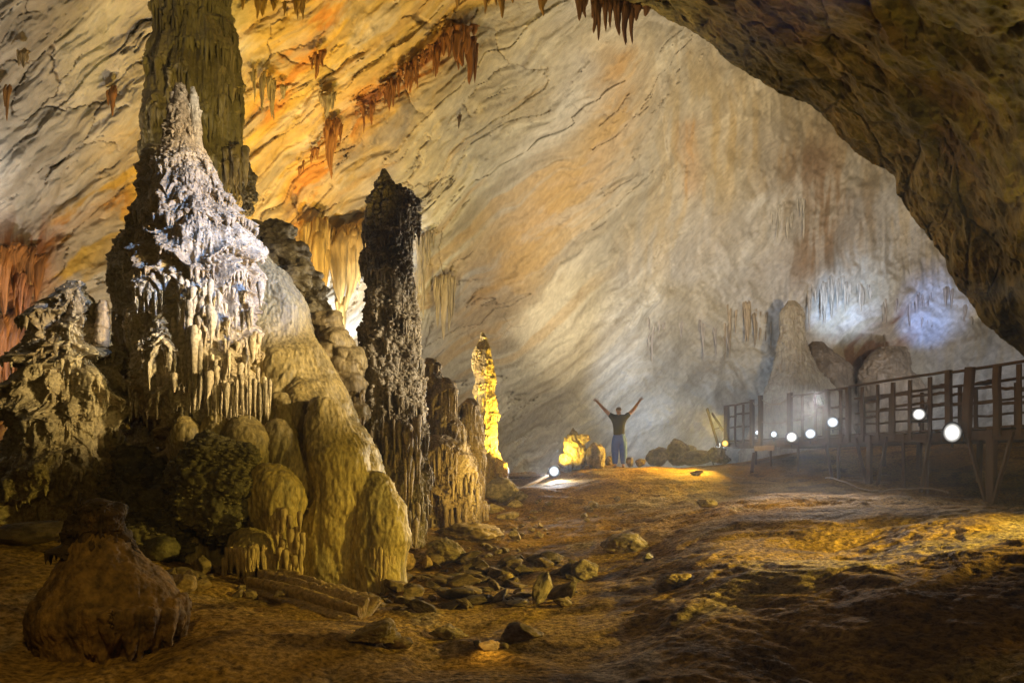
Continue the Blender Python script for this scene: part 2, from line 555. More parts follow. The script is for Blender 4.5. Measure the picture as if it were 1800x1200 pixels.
def build_wall():
    us = np.concatenate([np.arange(-900, -20, 11), np.arange(-20, 1820, 1.9), np.arange(1820, 2700, 11)])
    vs = np.concatenate([np.arange(-700, -20, 11), np.arange(-20, 860, 1.9), np.arange(860, 1060, 9)])
    u, v = np.meshgrid(us, vs)
    d = wall_depth(u, v)
    rel, s, t, crack, crack2, right, dr, hang, w1, w2 = wall_relief(u, v)
    dd = d - rel * d / FPX * 1.25
    X = (u - 900) / FPX * dd
    Z = EYE + (810 - v) / FPX * dd
    _SURF.update(us=us, vs=vs, dd=dd)
    # mineral colours, plus lit and shaded patches on the far wall
    n = fbm2(s / 170, t / 60, 5, 0.55)
    c = mix(rgb(0.40, 0.36, 0.285), rgb(0.52, 0.49, 0.42), sstep(-0.5, 0.5, n))
    c = mix(c, rgb(0.27, 0.23, 0.17), 0.6 * sstep(0.15, 0.7, fbm2(s / 120 + 40, t / 30, 5, 0.6)))
    c = mix(c, rgb(0.40, 0.40, 0.42), 0.5 * sstep(0.0, 0.6, fbm2(u / 220 + 90, v / 220, 3)))
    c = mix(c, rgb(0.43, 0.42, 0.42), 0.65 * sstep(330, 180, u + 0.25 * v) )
    rag = 0.30 + 1.1 * sstep(-0.2, 0.35, fbm2(s / 75 + 7, t / 22, 5, 0.6))
    drp = 0.5 + 0.9 * sstep(-0.4, 0.5, fbm2(u / 16 + 30 + 1.3 * w1, v / 120, 4, 0.6))
    gold, orange, rust, tan = rgb(0.52, 0.34, 0.055), rgb(0.48, 0.20, 0.03), rgb(0.22, 0.075, 0.018), rgb(0.40, 0.30, 0.15)

    def st(col, pts, w, k, f=rag):
        nonlocal c
        c = mix(c, col, np.clip(band(u + 25 * w1, v + 25 * w2, pts, w) * f * k, 0, 0.95))
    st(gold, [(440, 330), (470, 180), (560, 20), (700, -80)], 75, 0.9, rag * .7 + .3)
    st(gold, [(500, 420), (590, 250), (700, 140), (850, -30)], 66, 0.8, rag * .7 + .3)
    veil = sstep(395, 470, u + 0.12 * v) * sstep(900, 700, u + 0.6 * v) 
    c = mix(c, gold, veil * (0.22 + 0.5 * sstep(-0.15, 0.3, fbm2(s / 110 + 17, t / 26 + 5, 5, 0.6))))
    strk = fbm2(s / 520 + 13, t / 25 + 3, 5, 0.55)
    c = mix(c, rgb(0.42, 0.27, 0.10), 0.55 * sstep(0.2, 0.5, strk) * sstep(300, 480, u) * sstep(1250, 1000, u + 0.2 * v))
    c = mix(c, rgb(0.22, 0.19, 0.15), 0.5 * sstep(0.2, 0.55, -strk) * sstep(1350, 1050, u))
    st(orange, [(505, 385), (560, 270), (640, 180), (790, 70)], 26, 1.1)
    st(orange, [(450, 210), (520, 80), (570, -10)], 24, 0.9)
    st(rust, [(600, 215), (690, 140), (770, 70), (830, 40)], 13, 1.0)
    st(gold, [(40, 560), (150, 400), (250, 290)], 60, 0.85)
    st(orange, [(60, 470), (110, 400), (210, 350)], 18, 0.7)
    st(rust, [(30, 700), (20, 560), (40, 440)], 60, 1.0, drp)
    st(rgb(0.43, 0.255, 0.09), [(830, 570), (900, 450), (960, 370), (1020, 290), (1060, 190), (1075, 110)], 42, 0.7, rag * .5 + .4)
    st(tan, [(900, 470), (990, 340), (1050, 200)], 60, 0.35)
    st(tan, [(1200, 120), (1220, 300), (1160, 420)], 80, 0.4, drp)
    st(orange, [(1205, 220), (1212, 330)], 18, 0.5, drp)
    st(tan, [(1300, 250), (1500, 330), (1650, 420), (1750, 560)], 130, 0.5, drp)
    st(rgb(0.22, 0.14, 0.075), [(1420, 300), (1490, 380), (1450, 450)], 60, 0.75, drp)  # shade of the far recess put into the colour
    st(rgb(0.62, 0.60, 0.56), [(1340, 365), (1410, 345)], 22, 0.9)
    st(rgb(0.58, 0.57, 0.58), [(1420, 530), (1480, 550), (1530, 575)], 36, 0.9)  # pale patch painted where the bluish light falls
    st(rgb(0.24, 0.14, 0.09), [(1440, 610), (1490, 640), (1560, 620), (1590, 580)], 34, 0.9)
    c = mix(c, rgb(0.10, 0.065, 0.035), np.clip(0.75 * crack + 0.55 * crack2, 0, 0.9))
    mb = MB()
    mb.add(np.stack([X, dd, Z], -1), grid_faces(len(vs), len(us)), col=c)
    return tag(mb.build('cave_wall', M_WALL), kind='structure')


# ================================================================== roof lip (the dark arch on the right)
def build_arch():
    edge = [(560, -420, 16), (760, -190, 17.5), (880, -90, 18.5), (1000, -6, 19), (1080, 12, 19), (1150, 18, 18.8), (1215, 60, 18.4), (1300, 124, 18),
            (1360, 160, 17.7), (1420, 192, 17.4), (1500, 262, 17), (1567, 312, 16.7), (1586, 366, 16.4), (1632, 425, 16), (1690, 514, 15.6),
            (1722, 566, 15.3), (1792, 634, 15), (1850, 700, 14.8), (1960, 900, 14.5), (2000, 1000, 14.5)]
    near = [(500, -900, 8), (700, -800, 8), (800, -760, 8), (900, -740, 8), (1000, -720, 8), (1100, -700, 7.5), (1250, -660, 7), (1400, -600, 7),
            (1600, -540, 6.5), (1800, -500, 6.2), (2000, -420, 6), (2200, -300, 6), (2350, -150, 6), (2450, 0, 6), (2500, 150, 6.2),
            (2520, 260, 6.4), (2540, 420, 6.6), (2560, 560, 6.8), (2580, 900, 7), (2600, 1000, 7)]
    E0 = np.array([at(*a) for a in edge])
    N0 = np.array([at(*a) for a in near])
    ns, nt_ = 900, 620
    k = np.linspace(0, len(edge) - 1, ns)
    kk = np.arange(len(edge))
    E = np.stack([np.interp(k, kk, E0[:, i]) for i in range(3)], -1)
    Nn = np.stack([np.interp(k, kk, N0[:, i]) for i in range(3)], -1)
    ker = np.ones(41) / 41
    pad = lambda a: np.convolve(np.pad(a, 20, mode='edge'), ker, 'valid')
    Nn = np.stack([pad(Nn[:, i]) for i in range(3)], -1)
    ker = np.ones(7) / 7
    E = np.stack([np.convolve(np.pad(E[:, i], 3, mode='edge'), ker, 'valid') for i in range(3)], -1)
    t = np.concatenate([-np.linspace(1, 0.02, 90) ** 1.3, np.linspace(0, 1, nt_ - 90) ** 1.25])
    Tt = t[:, None, None]
    bk = (E - np.array([0, 0, EYE]))[None] * 0.55 + np.array([3.5, 0.0, 3.0])
    fr = np.clip(Tt, 0, 1)
    ba = np.clip(-Tt, 0, 1)
    # rounded lip: the face bulges out below the straight line from the lip to the near roof
    P = E[None] * (1 - fr) + Nn[None] * fr + bk * ba
    bulge = np.array([-0.5, -0.2, -1.0]) * 0.9
    P = P + bulge * np.sin(np.clip(fr, 0, 1) * math.pi) * fr * 0.6
    nrm = np.array([-0.45, -0.6, -0.66])
    s1 = P[..., 0] * 0.75 - P[..., 2] * 0.35 + P[..., 1] * 0.3
    t1 = P[..., 2] * 0.8 + P[..., 0] * 0.45
    q = P * 1.0
    w = fbm3(q * 0.35, 3)
    h = (t1 * 0.75 + 0.9 * w + 0.3 * fbm3(q * 0.9, 2))
    f = h - np.floor(h)
    disp = 0.34 * (f * sstep(1, 0.86, f) - 0.4) + 0.45 * w * sstep(0.0, 0.25, np.abs(t))[:, None] - 0.12 + 0.22 * fbm3(q * 1.3 + 9, 5, 0.55)
    h2 = t1 * 2.1 + 1.2 * fbm3(q * 0.8 + 3, 3)
    f2 = h2 - np.floor(h2)
    disp = disp + 0.10 * (f2 * sstep(1, 0.85, f2) - 0.4) + 0.07 * fbm3(q * np.array([4, 4, 2.0]), 4, 0.6)
    a, b = worley3(q * np.array([0.55, 0.55, 0.8]) + 0.35 * w[..., None])
    crack = sstep(0.06, 0.015, b - a) * sstep(-0.1, 0.3, fbm3(q * 0.4 + 50, 2))
    disp = disp - 0.09 * crack
    P = P + nrm * disp[..., None]
    c = mix(rgb(0.31, 0.25, 0.08), rgb(0.20, 0.17, 0.065), sstep(-0.4, 0.4, fbm3(q * 0.5 + 20, 4)))
    c = mix(c, rgb(0.20, 0.075, 0.03), 0.4 * sstep(0.25, 0.65, fbm3(q * np.array([0.5, 0.5, 0.3]) + 70, 4)))
    c = mix(c, rgb(0.40, 0.31, 0.14), 0.55 * sstep(0.25, 0.7, fbm3(q * 0.9 + 33, 4)))
    c = mix(c, rgb(0.08, 0.06, 0.03), 0.45 * crack)
    mb = MB()
    mb.add(P, grid_faces(len(t), ns), col=c)
    return tag(mb.build('cave_roof', M_ROOF), kind='structure')


build_floor()
build_wall()
build_arch()
# ================================================================== dripstone builders
def lathe(profile, d, nth, nz, depth=1.0, seed=0, lump=(0.10, 1.4), tier=(0.0, 2.5, 0.8), flute=(0.0, 9.0, 0.7), pop=(0.0, 10.0),
          fine=(0.012, 14.0), smooth=9, cy=0.0, cols=((0.42, 0.36, 0.27), (0.30, 0.22, 0.13), (0.20, 0.14, 0.08)), tip=0.25, tier2=(0.0, 6.0), slim=1.0):
    """turned core of a stalagmite from its outline rows (py, left px, right px), then roughened in metres"""
    pr = np.array(profile, float)
    pys = np.linspace(pr[0, 0], pr[-1, 0], nz)
    xl = np.interp(pys, pr[:, 0], pr[:, 1])
    xr = np.interp(pys, pr[:, 0], pr[:, 2])
    if smooth > 1:
        k = np.ones(smooth) / smooth
        xl = np.convolve(np.pad(xl, smooth // 2, mode='edge'), k, 'valid')[:nz]
        xr = np.convolve(np.pad(xr, smooth // 2, mode='edge'), k, 'valid')[:nz]
    mid, hw = (xl + xr) / 2, (xr - xl) / 2 * slim
    xl, xr = mid - hw, mid + hw
    z = EYE + (810 - pys) / FPX * d
    cx = ((xl + xr) / 2 - 900) / FPX * d
    r = np.maximum((xr - xl) / 2 / FPX * d, 0.004)
    th = np.linspace(0, 2 * math.pi, nth, endpoint=False)
    ct, sn = np.cos(th), np.sin(th) * depth
    R = np.repeat(r[:, None], nth, 1)
    Z = np.repeat(z[:, None], nth, 1)
    so = np.array([seed * 3.7, seed * 5.1, seed * 1.9])

    def pos(R, Z):
        return np.stack([cx[:, None] + R * ct, d + cy + R * sn, Z], -1)
    p = pos(R, Z) + so
    am = np.clip(R / tip, 0.08, 1)
    lo = lump[0] * fbm3(p * lump[1], 3) * am
    ph = Z * tier[1] + tier[2] * fbm3(p * np.array([1.1, 1.1, 0.7]), 3) + 0.25 * fbm3(p * 4, 2)
    f = ph - np.floor(ph)
    under = sstep(0.0, 0.10, f)
    ti = tier[0] * ((1 - f) ** 1.3 * under - 0.42) * am * (0.55 + 0.7 * sstep(-0.4, 0.4, fbm3(p * 1.7 + 9, 2)))
    fl = 0
    if flute[0]:
        fl = flute[0] * (fbm3(p * np.array([flute[1], flute[1], flute[2]]), 4, 0.55, True)) * am
    if tier2[0]:
        ph2 = Z * tier2[1] + 1.3 * fbm3(p * np.array([2.6, 2.6, 1.6]) + 4, 3)
        g2 = ph2 - np.floor(ph2)
        ti = ti + tier2[0] * ((1 - g2) ** 1.2 * sstep(0, 0.14, g2) - 0.4) * am * sstep(-0.35, 0.35, fbm3(p * 2.3 + 31, 2))
        fl = fl * (0.55 + 1.2 * f)
    po = 0
    if pop[0]:
        a, b = worley3(p * pop[1])
        a2, _ = worley3(p * pop[1] * 2.3 + 4)
        msk = sstep(-0.35, 0.25, fbm3(p * 1.5 + 21, 2))
        po = (pop[0] * np.sqrt(np.clip(1 - (a / 0.75) ** 2, 0, 1)) + pop[0] * 0.45 * np.sqrt(np.clip(1 - (a2 / 0.75) ** 2, 0, 1))) * msk * np.clip(am, 0.3, 1)
    fi = fine[0] * fbm3(p * fine[1], 4, 0.6) * np.clip(am, 0.3, 1)
    R2 = np.maximum(R + lo + ti + fl + po + fi, R * 0.25)
    Vv = pos(R2, Z + 0.35 * lo)
    n = fbm3(p * 1.3 + 5, 4)
    c = mix(cols[0], cols[1], sstep(-0.35, 0.55, n))
    c = mix(c, cols[2], 0.8 * sstep(0.15, 0.6, fbm3(p * np.array([3.0, 3.0, 0.9]) + 11, 4)))
    return dict(V=Vv, f=f, R=R2, th=th, ct=ct, nth=nth, nz=nz, c=c, d=d, tierlen=1 / max(tier[1], 1e-3))


def core_mesh(mb, k, cap=True):
    nz, nth = k['nz'], k['nth']
    mb.add(k['V'], grid_faces(nz, nth, True)[:, ::-1], col=k['c'])
    o = mb.n
    top = k['V'][0].mean(0)
    mb.add([top + np.array([0, 0, 0.01])], col=k['c'][0, 0])
    i = np.arange(nth)
    mb.T.append(np.stack([np.full(nth, o), (i + 1) % nth + o - nz * nth, i + o - nz * nth], -1)[:, ::-1])
    if cap:
        b = mb.n
        mb.add([k['V'][-1].mean(0)], col=k['c'][-1, 0])
        l0 = o - nth
        mb.T.append(np.stack([np.full(nth, b), (i + 1) % nth + l0, i + l0], -1))


def pick(k, n, lip=0.0, z0=0.0, z1=1.0, front=True, seed=1, thmin=None, thmax=None, maxslope=None):
    """random places on a core: on the lips of its tiers (lip>0), facing the visitor"""
    g = np.random.default_rng(seed)
    nz, nth = k['nz'], k['nth']
    w = np.ones((nz, nth)) * np.maximum(k['R'], 0.02)
    if lip:
        w = w * np.where((k['f'] < lip) & (k['f'] > 0.0), 1.0, 0.015)
    rows = np.linspace(0, 1, nz)
    w[(rows < z0) | (rows > z1)] = 0
    th = k['th'] % (2 * math.pi)
    if front:
        w[:, (th > 0.22) & (th < math.pi - 0.22)] *= 0.12
    if thmin is not None:
        w[:, ~((th >= thmin) & (th <= thmax))] = 0
    w = w.ravel() / w.sum()
    ids = g.choice(nz * nth, n, p=w)
    return ids // nth, ids % nth, g


RT = np.array([0, .05, .14, .28, .42, .56, .70, .82, .92, 1.0])
RR = np.array([.40, .85, 1.0, .92, .80, .66, .52, .40, .27, .05])


def drip_mesh(mb, P, L, R, g, sides=8, lean=0.0, col=(0.4, 0.33, 0.24), colvar=0.25, prof=RR, wob=0.35, flat=None):
    """many hanging drips as real tapered bodies"""
    n = len(P)
    m = len(RT)
    a = np.linspace(0, 2 * math.pi, sides, endpoint=False)
    phase = g.random(n) * 6.28
    off = np.cumsum(g.normal(0, wob * 0.35, (n, m, 2)), 1) * R[:, None, None]
    off -= off[:, :1]
    rad = R[:, None] * prof[None] * (1 + wob * 0.6 * g.normal(0, 0.5, (n, m)))
    rad = np.maximum(rad, 0.02 * R[:, None])
    A = a[None] + phase[:, None]
    rr = rad[:, :, None] * (1 + wob * 0.35 * g.normal(0, 0.6, (n, m, sides)))
    fx = np.ones(n) if flat is None else flat
    V = np.empty((n, m, sides, 3), f4)
    V[..., 0] = P[:, 0, None, None] + off[:, :, 0, None] + rr * np.cos(A)[:, None] * fx[:, None, None]
    V[..., 1] = P[:, 1, None, None] + off[:, :, 1, None] + rr * np.sin(A)[:, None]
    V[..., 2] = (P[:, 2] + R * 0.5)[:, None, None] - (L[:, None] * RT[None])[:, :, None]
    q = grid_faces(m, sides, True)
    Q = (q[None] + (np.arange(n) * m * sides)[:, None, None]).reshape(-1, 4)
    tone = (1 + colvar * g.normal(0, 0.5, n))[:, None, None, None]
    cc = np.asarray(col) if np.ndim(col) == 1 else np.asarray(col)[:, None, None, :]
    C = np.broadcast_to(cc * tone, V.shape)
    mb.add(V, Q, col=C)


_bm = bmesh.new()
bmesh.ops.create_icosphere(_bm, subdivisions=2, radius=1)
ICO_V = np.array([v.co[:] for v in _bm.verts], f4)
ICO_F = np.array([[v.index for v in f.verts] for f in _bm.faces])
_bm.free()
_bm = bmesh.new()
bmesh.ops.create_icosphere(_bm, subdivisions=5, radius=1)
ICO5_V = np.array([v.co[:] for v in _bm.verts], f4)
ICO5_F = np.array([[v.index for v in f.verts] for f in _bm.faces])
_bm.free()


def knob_mesh(mb, P, S, g, col=(0.4, 0.35, 0.28), colvar=0.25, squash=(1, 1, 1.0)):
    n = len(P)
    u = ICO_V
    jit = 1 + 0.16 * g.normal(0, 1, (n, len(u)))
    V = P[:, None] + u[None] * (S[:, None] * jit)[..., None] * np.asarray(squash)
    F = (ICO_F[None] + (np.arange(n) * len(u))[:, None, None]).reshape(-1, 3)
    tone = (1 + colvar * g.normal(0, 0.5, n))[:, None, None]
    cc = np.asarray(col) if np.ndim(col) == 1 else np.asarray(col)[:, None, :]
    mb.add(V, tris=F, col=np.broadcast_to(cc * tone, V.shape))


def drips_on(k, n, L, R, seed, lip=0.16, inset=0.35, col=None, **kw):
    iz, it, g = pick(k, n, lip, seed=seed, **kw)
    P = k['V'][iz, it].astype(float)
    rr = np.exp(g.uniform(math.log(R[0]), math.log(R[1]), n))
    ll = np.exp(g.uniform(math.log(L[0]), math.log(L[1]), n))
    nrm = np.stack([np.cos(k['th'][it]), np.sin(k['th'][it]), 0 * rr], -1)
    P = P - nrm * (rr * inset)[:, None]
    mb = MB()
    drip_mesh(mb, P, ll, rr, g, col=k['c'][iz, it] if col is None else col)
    return mb


def knobs_on(k, n, S, seed, col=None, squash=(1, 1, 0.8), **kw):
    iz, it, g = pick(k, n, 0, seed=seed, **kw)
    P = k['V'][iz, it].astype(float)
    s = np.exp(g.uniform(math.log(S[0]), math.log(S[1]), n))
    mb = MB()
    knob_mesh(mb, P, s, g, col=k['c'][iz, it] if col is None else col, squash=squash)
    return mb


def blob(mb, c, r, seed, lump=0.2, lf=1.5, fine=0.05, ff=6.0, pop=0.0, pf=5.0, col=((0.4, 0.33, 0.22), (0.25, 0.18, 0.1)), flute=0.0):
    """rounded flowstone lump about c with radii r"""
    u = ICO5_V
    p = u * np.array([1, 1, 1.0]) + seed * 7.7
    s = 1 + lump * fbm3(p * lf, 3) + fine * fbm3(p * ff, 4, 0.6)
    if flute:
        s = s + flute * fbm3(p * np.array([9, 9, 1.2]), 3, 0.55, True)
    if pop:
        a, b = worley3(p * pf)
        s = s + pop * np.sqrt(np.clip(1 - (a / 0.75) ** 2, 0, 1))
    V = np.asarray(c) + u * np.asarray(r) * s[:, None]
    cc = mix(col[0], col[1], sstep(-0.4, 0.5, fbm3(p * 1.4 + 3, 4)))
    mb.add(V, tris=ICO5_F, col=cc)
    return V


def rock(mb, c, r, seed, rot=0.0, tilt=0.0, facets=16, col=(0.27, 0.19, 0.10), rough=0.05, smoothk=0.0):
    """broken block: a ball cut by random planes, then chipped"""
    g = np.random.default_rng(seed)
    u = ICO5_V.astype(float)
    nrm = g.normal(0, 1, (facets, 3))
    nrm /= np.linalg.norm(nrm, axis=1)[:, None]
    h = g.uniform(0.55, 0.95, facets)
    dt = u @ nrm.T
    lim = np.where(dt > 0.05, h[None] / np.maximum(dt, 0.05), 9)
    s = np.minimum(lim.min(1), 1.15)
    s = s * (1 - smoothk) + smoothk
    p = u + seed * 3.3
    s = s * (1 + rough * fbm3(p * 2.5, 5, 0.55) + rough * 0.5 * fbm3(p * 9, 3, 0.6))
    V = u * s[:, None] * np.asarray(r)
    ca, sa = math.cos(tilt), math.sin(tilt)
    V = V @ np.array([[ca, 0, -sa], [0, 1, 0], [sa, 0, ca]])
    ca, sa = math.cos(rot), math.sin(rot)
    V = V @ np.array([[ca, sa, 0], [-sa, ca, 0], [0, 0, 1]])
    cc = mix(np.asarray(col), np.asarray(col) * 0.55, sstep(-0.3, 0.5, fbm3(p * 1.8, 4)))
    mb.add(V + np.asarray(c), tris=ICO5_F, col=cc)


def fused(mb, name, mat, voxel, iters, disp, colfn, parent=None):
    """melt overlapping lobes into one skin, then roughen it: disp and colfn take points (and normals)"""
    tmp = mb.build('tmp', mat)
    m = tmp.modifiers.new('r', 'REMESH')
    m.mode = 'VOXEL'
    m.voxel_size = voxel
    m2 = tmp.modifiers.new('s', 'SMOOTH')
    m2.factor = 0.6
    m2.iterations = iters
    bpy.context.view_layer.update()
    dg = bpy.context.evaluated_depsgraph_get()
    me = bpy.data.meshes.new_from_object(tmp.evaluated_get(dg), depsgraph=dg)
    bpy.data.objects.remove(tmp)
    n = len(me.vertices)
    co = np.empty(n * 3, f4)
    no = np.empty(n * 3, f4)
    me.vertices.foreach_get('co', co)
    me.vertices.foreach_get('normal', no)
    co, no = co.reshape(-1, 3), no.reshape(-1, 3)
    c = colfn(co, no)
    co = co + no * disp(co, no)[:, None]
    nl = len(me.loops)
    li = np.empty(nl, np.int32)
    me.loops.foreach_get('vertex_index', li)
    tot = np.empty(len(me.polygons), np.int32)
    me.polygons.foreach_get('loop_total', tot)
    st = np.empty(len(me.polygons), np.int32)
    me.polygons.foreach_get('loop_start', st)
    out = MB()
    q = st[tot == 4]
    t = st[tot == 3]
    out.add(co, np.stack([li[q + i] for i in range(4)], -1) if len(q) else None, np.stack([li[t + i] for i in range(3)], -1) if len(t) else None, col=c)
    bpy.data.meshes.remove(me)
    return out.build(name, mat, parent)


def flow_disp(lo=0.035, fl=0.010, fine=0.004, seed=0.0, ledge=0.0):
    def f(p, n):
        p = p + seed
        side = 1 - np.clip(n[:, 2], 0, 1) ** 2
        wv = 0.25 * vn3(p * 2.0)[:, None] * np.array([1, 1, 0])
        r = lo * fbm3(p * np.array([1.6, 1.6, 0.9]), 3) + fl * side * fbm3((p + wv) * np.array([9, 9, 0.8]), 4, 0.55, True)
        a, b = worley3(p * np.array([34, 34, 20]))
        r = r + fine * (0.6 - a) * 1.6 + fine * fbm3(p * np.array([26, 26, 9]), 3, 0.6)
        if ledge:
            h = p[:, 2] * 2.4 + 0.9 * fbm3(p * 1.3, 3)
            h = h - np.floor(h)
            r = r + ledge * side * ((1 - h) * sstep(0, .12, h) - .4)
        return r
    return f


def flow_col(a, b, c, seed=0.0):
    def f(p, n):
        p = p + seed
        k = mix(a, b, sstep(-0.4, 0.5, fbm3(p * np.array([1.4, 1.4, 0.6]), 4)))
        k = mix(k, c, 0.8 * sstep(0.15, 0.65, fbm3(p * np.array([3.2, 3.2, 0.7]) + 9, 4)))
        return mix(k, np.asarray(c) * 0.8, 0.65 * sstep(0.1, 0.6, fbm3(p * np.array([16, 16, 0.7]) + 29, 4, 0.6)))
    return f


# ================================================================== the great stalagmite
BEIGE = ((0.47, 0.39, 0.27), (0.36, 0.27, 0.16), (0.26, 0.18, 0.09))
DARKB = ((0.20, 0.155, 0.09), (0.13, 0.095, 0.05), (0.28, 0.22, 0.13))
OCHRE = ((0.42, 0.325, 0.15), (0.34, 0.25, 0.12), (0.25, 0.19, 0.10))
OLIVE = ((0.25, 0.215, 0.12), (0.17, 0.14, 0.075), (0.30, 0.25, 0.15))


def great_stalagmite():
    d = 9.0
    prof = [(150, 309, 324), (165, 305, 328), (172, 302, 332), (200, 293, 344), (240, 288, 348), (265, 284, 358), (300, 276, 374), (340, 268, 398),
            (380, 256, 424), (430, 246, 444), (480, 236, 458), (530, 228, 468), (580, 226, 474), (640, 232, 478), (690, 246, 476), (730, 262, 474),
            (760, 280, 478), (800, 285, 480), (900, 285, 485), (1050, 285, 490)]
    k = lathe(prof, d, 620, 800, 0.92, 1, lump=(0.13, 1.5), tier=(0.20, 2.1, 1.3), flute=(0.030, 8, 0.7), pop=(0.032, 7), fine=(0.008, 20), cols=BEIGE, tier2=(0.085, 5.5), tip=0.5, slim=0.9)
    mb = MB()
    core_mesh(mb, k)
    # a lower shoulder on its left, coloured darker for the shadow there
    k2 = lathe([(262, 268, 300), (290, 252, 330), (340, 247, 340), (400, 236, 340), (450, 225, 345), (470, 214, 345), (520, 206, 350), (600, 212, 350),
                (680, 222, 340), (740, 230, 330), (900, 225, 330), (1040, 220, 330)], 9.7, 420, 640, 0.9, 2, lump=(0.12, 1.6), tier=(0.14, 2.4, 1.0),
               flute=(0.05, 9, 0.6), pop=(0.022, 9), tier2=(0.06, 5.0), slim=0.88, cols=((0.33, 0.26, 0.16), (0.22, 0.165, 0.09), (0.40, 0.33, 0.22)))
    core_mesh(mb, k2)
    # second little spire beside the tip
    k3 = lathe([(153, 337, 342), (170, 332, 348), (205, 334, 353), (260, 338, 356), (300, 340, 360)], 9.0, 120, 200, 1, 3, lump=(0.03, 3), tier=(0.05, 5, 0.6),
               pop=(0.015, 18), cols=BEIGE)
    core_mesh(mb, k3)
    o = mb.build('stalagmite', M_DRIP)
    tag(o, 'tallest pale stalagmite, tiered and dripping, with bluish white light on its upper right side', 'stalagmite')
    mb = drips_on(k, 620, (0.04, 0.14), (0.018, 0.042), 21, lip=0.25, z0=0.06, z1=0.66)
    for src in (drips_on(k, 330, (0.10, 0.34), (0.014, 0.034), 22, lip=0.2, z0=0.36, z1=0.66),
                drips_on(k, 420, (0.05, 0.16), (0.02, 0.05), 23, lip=0.3, z0=0.0, z1=0.3),
                drips_on(k2, 300, (0.06, 0.26), (0.014, 0.04), 24, lip=0.14, z0=0.1, z1=0.7),
                drips_on(k3, 40, (0.05, 0.12), (0.015, 0.03), 25, lip=0.3)):
        mb.V += src.V; mb.C += src.C; mb.Q += [q + mb.n for q in src.Q]; mb.n += src.n
    # the long organ-pipe draperies low down on the front, and the slanting row on the right
    g = np.random.default_rng(5)
    P, L, R = [], [], []
    for (px, y0, y1, dd, rr) in [(333, 560, 728, 8.12, .045), (342, 575, 726, 8.08, .055), (352, 600, 722, 8.1, .035), (361, 620, 718, 8.14, .03), (318, 540, 690, 8.2, .05),
                                 (305, 560, 700, 8.25, .04), (290, 545, 735, 8.35, .05), (281, 575, 700, 8.45, .035), (265, 600, 715, 8.6, .05), (327, 610, 700, 8.2, .03)]:
        p = at(px, y0, dd)
        P.append(p); L.append((y1 - y0) / FPX * dd); R.append(rr)
    for i in range(34):
        px = 372 + i * 3.1 + g.normal(0, 1)
        y0 = 676 - 0.06 * (px - 372) + g.normal(0, 4)
        dd = 8.13 + 0.0016 * max(0, px - 400) + g.normal(0, 0.04)
        P.append(at(px, y0, dd)); L.append(g.uniform(50, 78) / FPX * dd); R.append(g.uniform(.018, .034))
    for i in range(80):
        px = g.uniform(268, 462)
        y0 = g.choice([500, 540, 585, 620, 655]) + g.normal(0, 9)
        dd = 8.12 + 2.6e-5 * (px - 372) ** 2 + g.normal(0, 0.05)
        P.append(at(px, y0, dd)); L.append(g.uniform(18, 62) / FPX * dd); R.append(g.uniform(.022, .052))
    drip_mesh(mb, np.array(P), np.array(L), np.array(R), g, sides=10, col=(0.45, 0.37, 0.26), wob=0.22)
    mb.build('drip_fringe', M_DRIP, o)
    mb = knobs_on(k, 900, (0.010, 0.028), 31, z0=0.0, z1=0.62)
    src = knobs_on(k2, 400, (0.012, 0.03), 32, z0=0.1, z1=0.6)
    mb.V += src.V; mb.C += src.C; mb.T += [q + mb.n for q in src.T]; mb.n += src.n
    mb.build('cave_coral', M_DRIP, o)


def hanging_column():
    d = 12.5
    prof = [(-260, 285, 400), (-60, 282, 402), (0, 279, 398), (36, 277, 402), (48, 275, 414), (70, 272, 419), (110, 268, 424), (150, 265, 429), (200, 254, 432),
            (260, 246, 432), (300, 250, 428), (340, 262, 420), (380, 290, 400), (420, 320, 380)]
    k = lathe(prof, d, 700, 700, 0.8, 4, lump=(0.10, 1.0), tier=(0.10, 0.7, 1.0), flute=(0.085, 5.0, 0.25), pop=(0.02, 9), fine=(0.014, 16), cols=OLIVE, slim=0.86)
    mb = MB()
    core_mesh(mb, k)
    o = mb.build('stalactite', M_CURT)
    tag(o, 'massive olive brown fluted column hanging from the roof behind the tallest stalagmite', 'stalactite')
    mb = drips_on(k, 800, (0.12, 0.6), (0.02, 0.06), 41, lip=0.2, z0=0.3)
    g = np.random.default_rng(8)
    P = np.array([at(g.uniform(396, 432), g.uniform(255, 290), 12.1 + g.normal(0, 0.1)) for _ in range(40)])
    drip_mesh(mb, P, g.uniform(0.25, 0.6, 40), g.uniform(0.03, 0.07, 40), g, sides=9, col=(0.25, 0.2, 0.11))
    mb.build('drip_fringe', M_CURT, o)
    mb = MB()
    for i, (px, py, rr) in enumerate([(432, 318, .17), (438, 345, .13), (428, 300, .14), (436, 368, .09)]):
        blob(mb, at(px, py, 12.4), (rr, rr, rr * 1.3), 90 + i, 0.25, 1.8, 0.06, 7, 0.12, 4, ((0.17, 0.14, 0.08), (0.1, 0.08, 0.04)))
    kb = mb.build('stalactite', M_DRIP)
    tag(kb, 'dark knobbly lump jutting past the right foot of the olive column', 'stalactite')


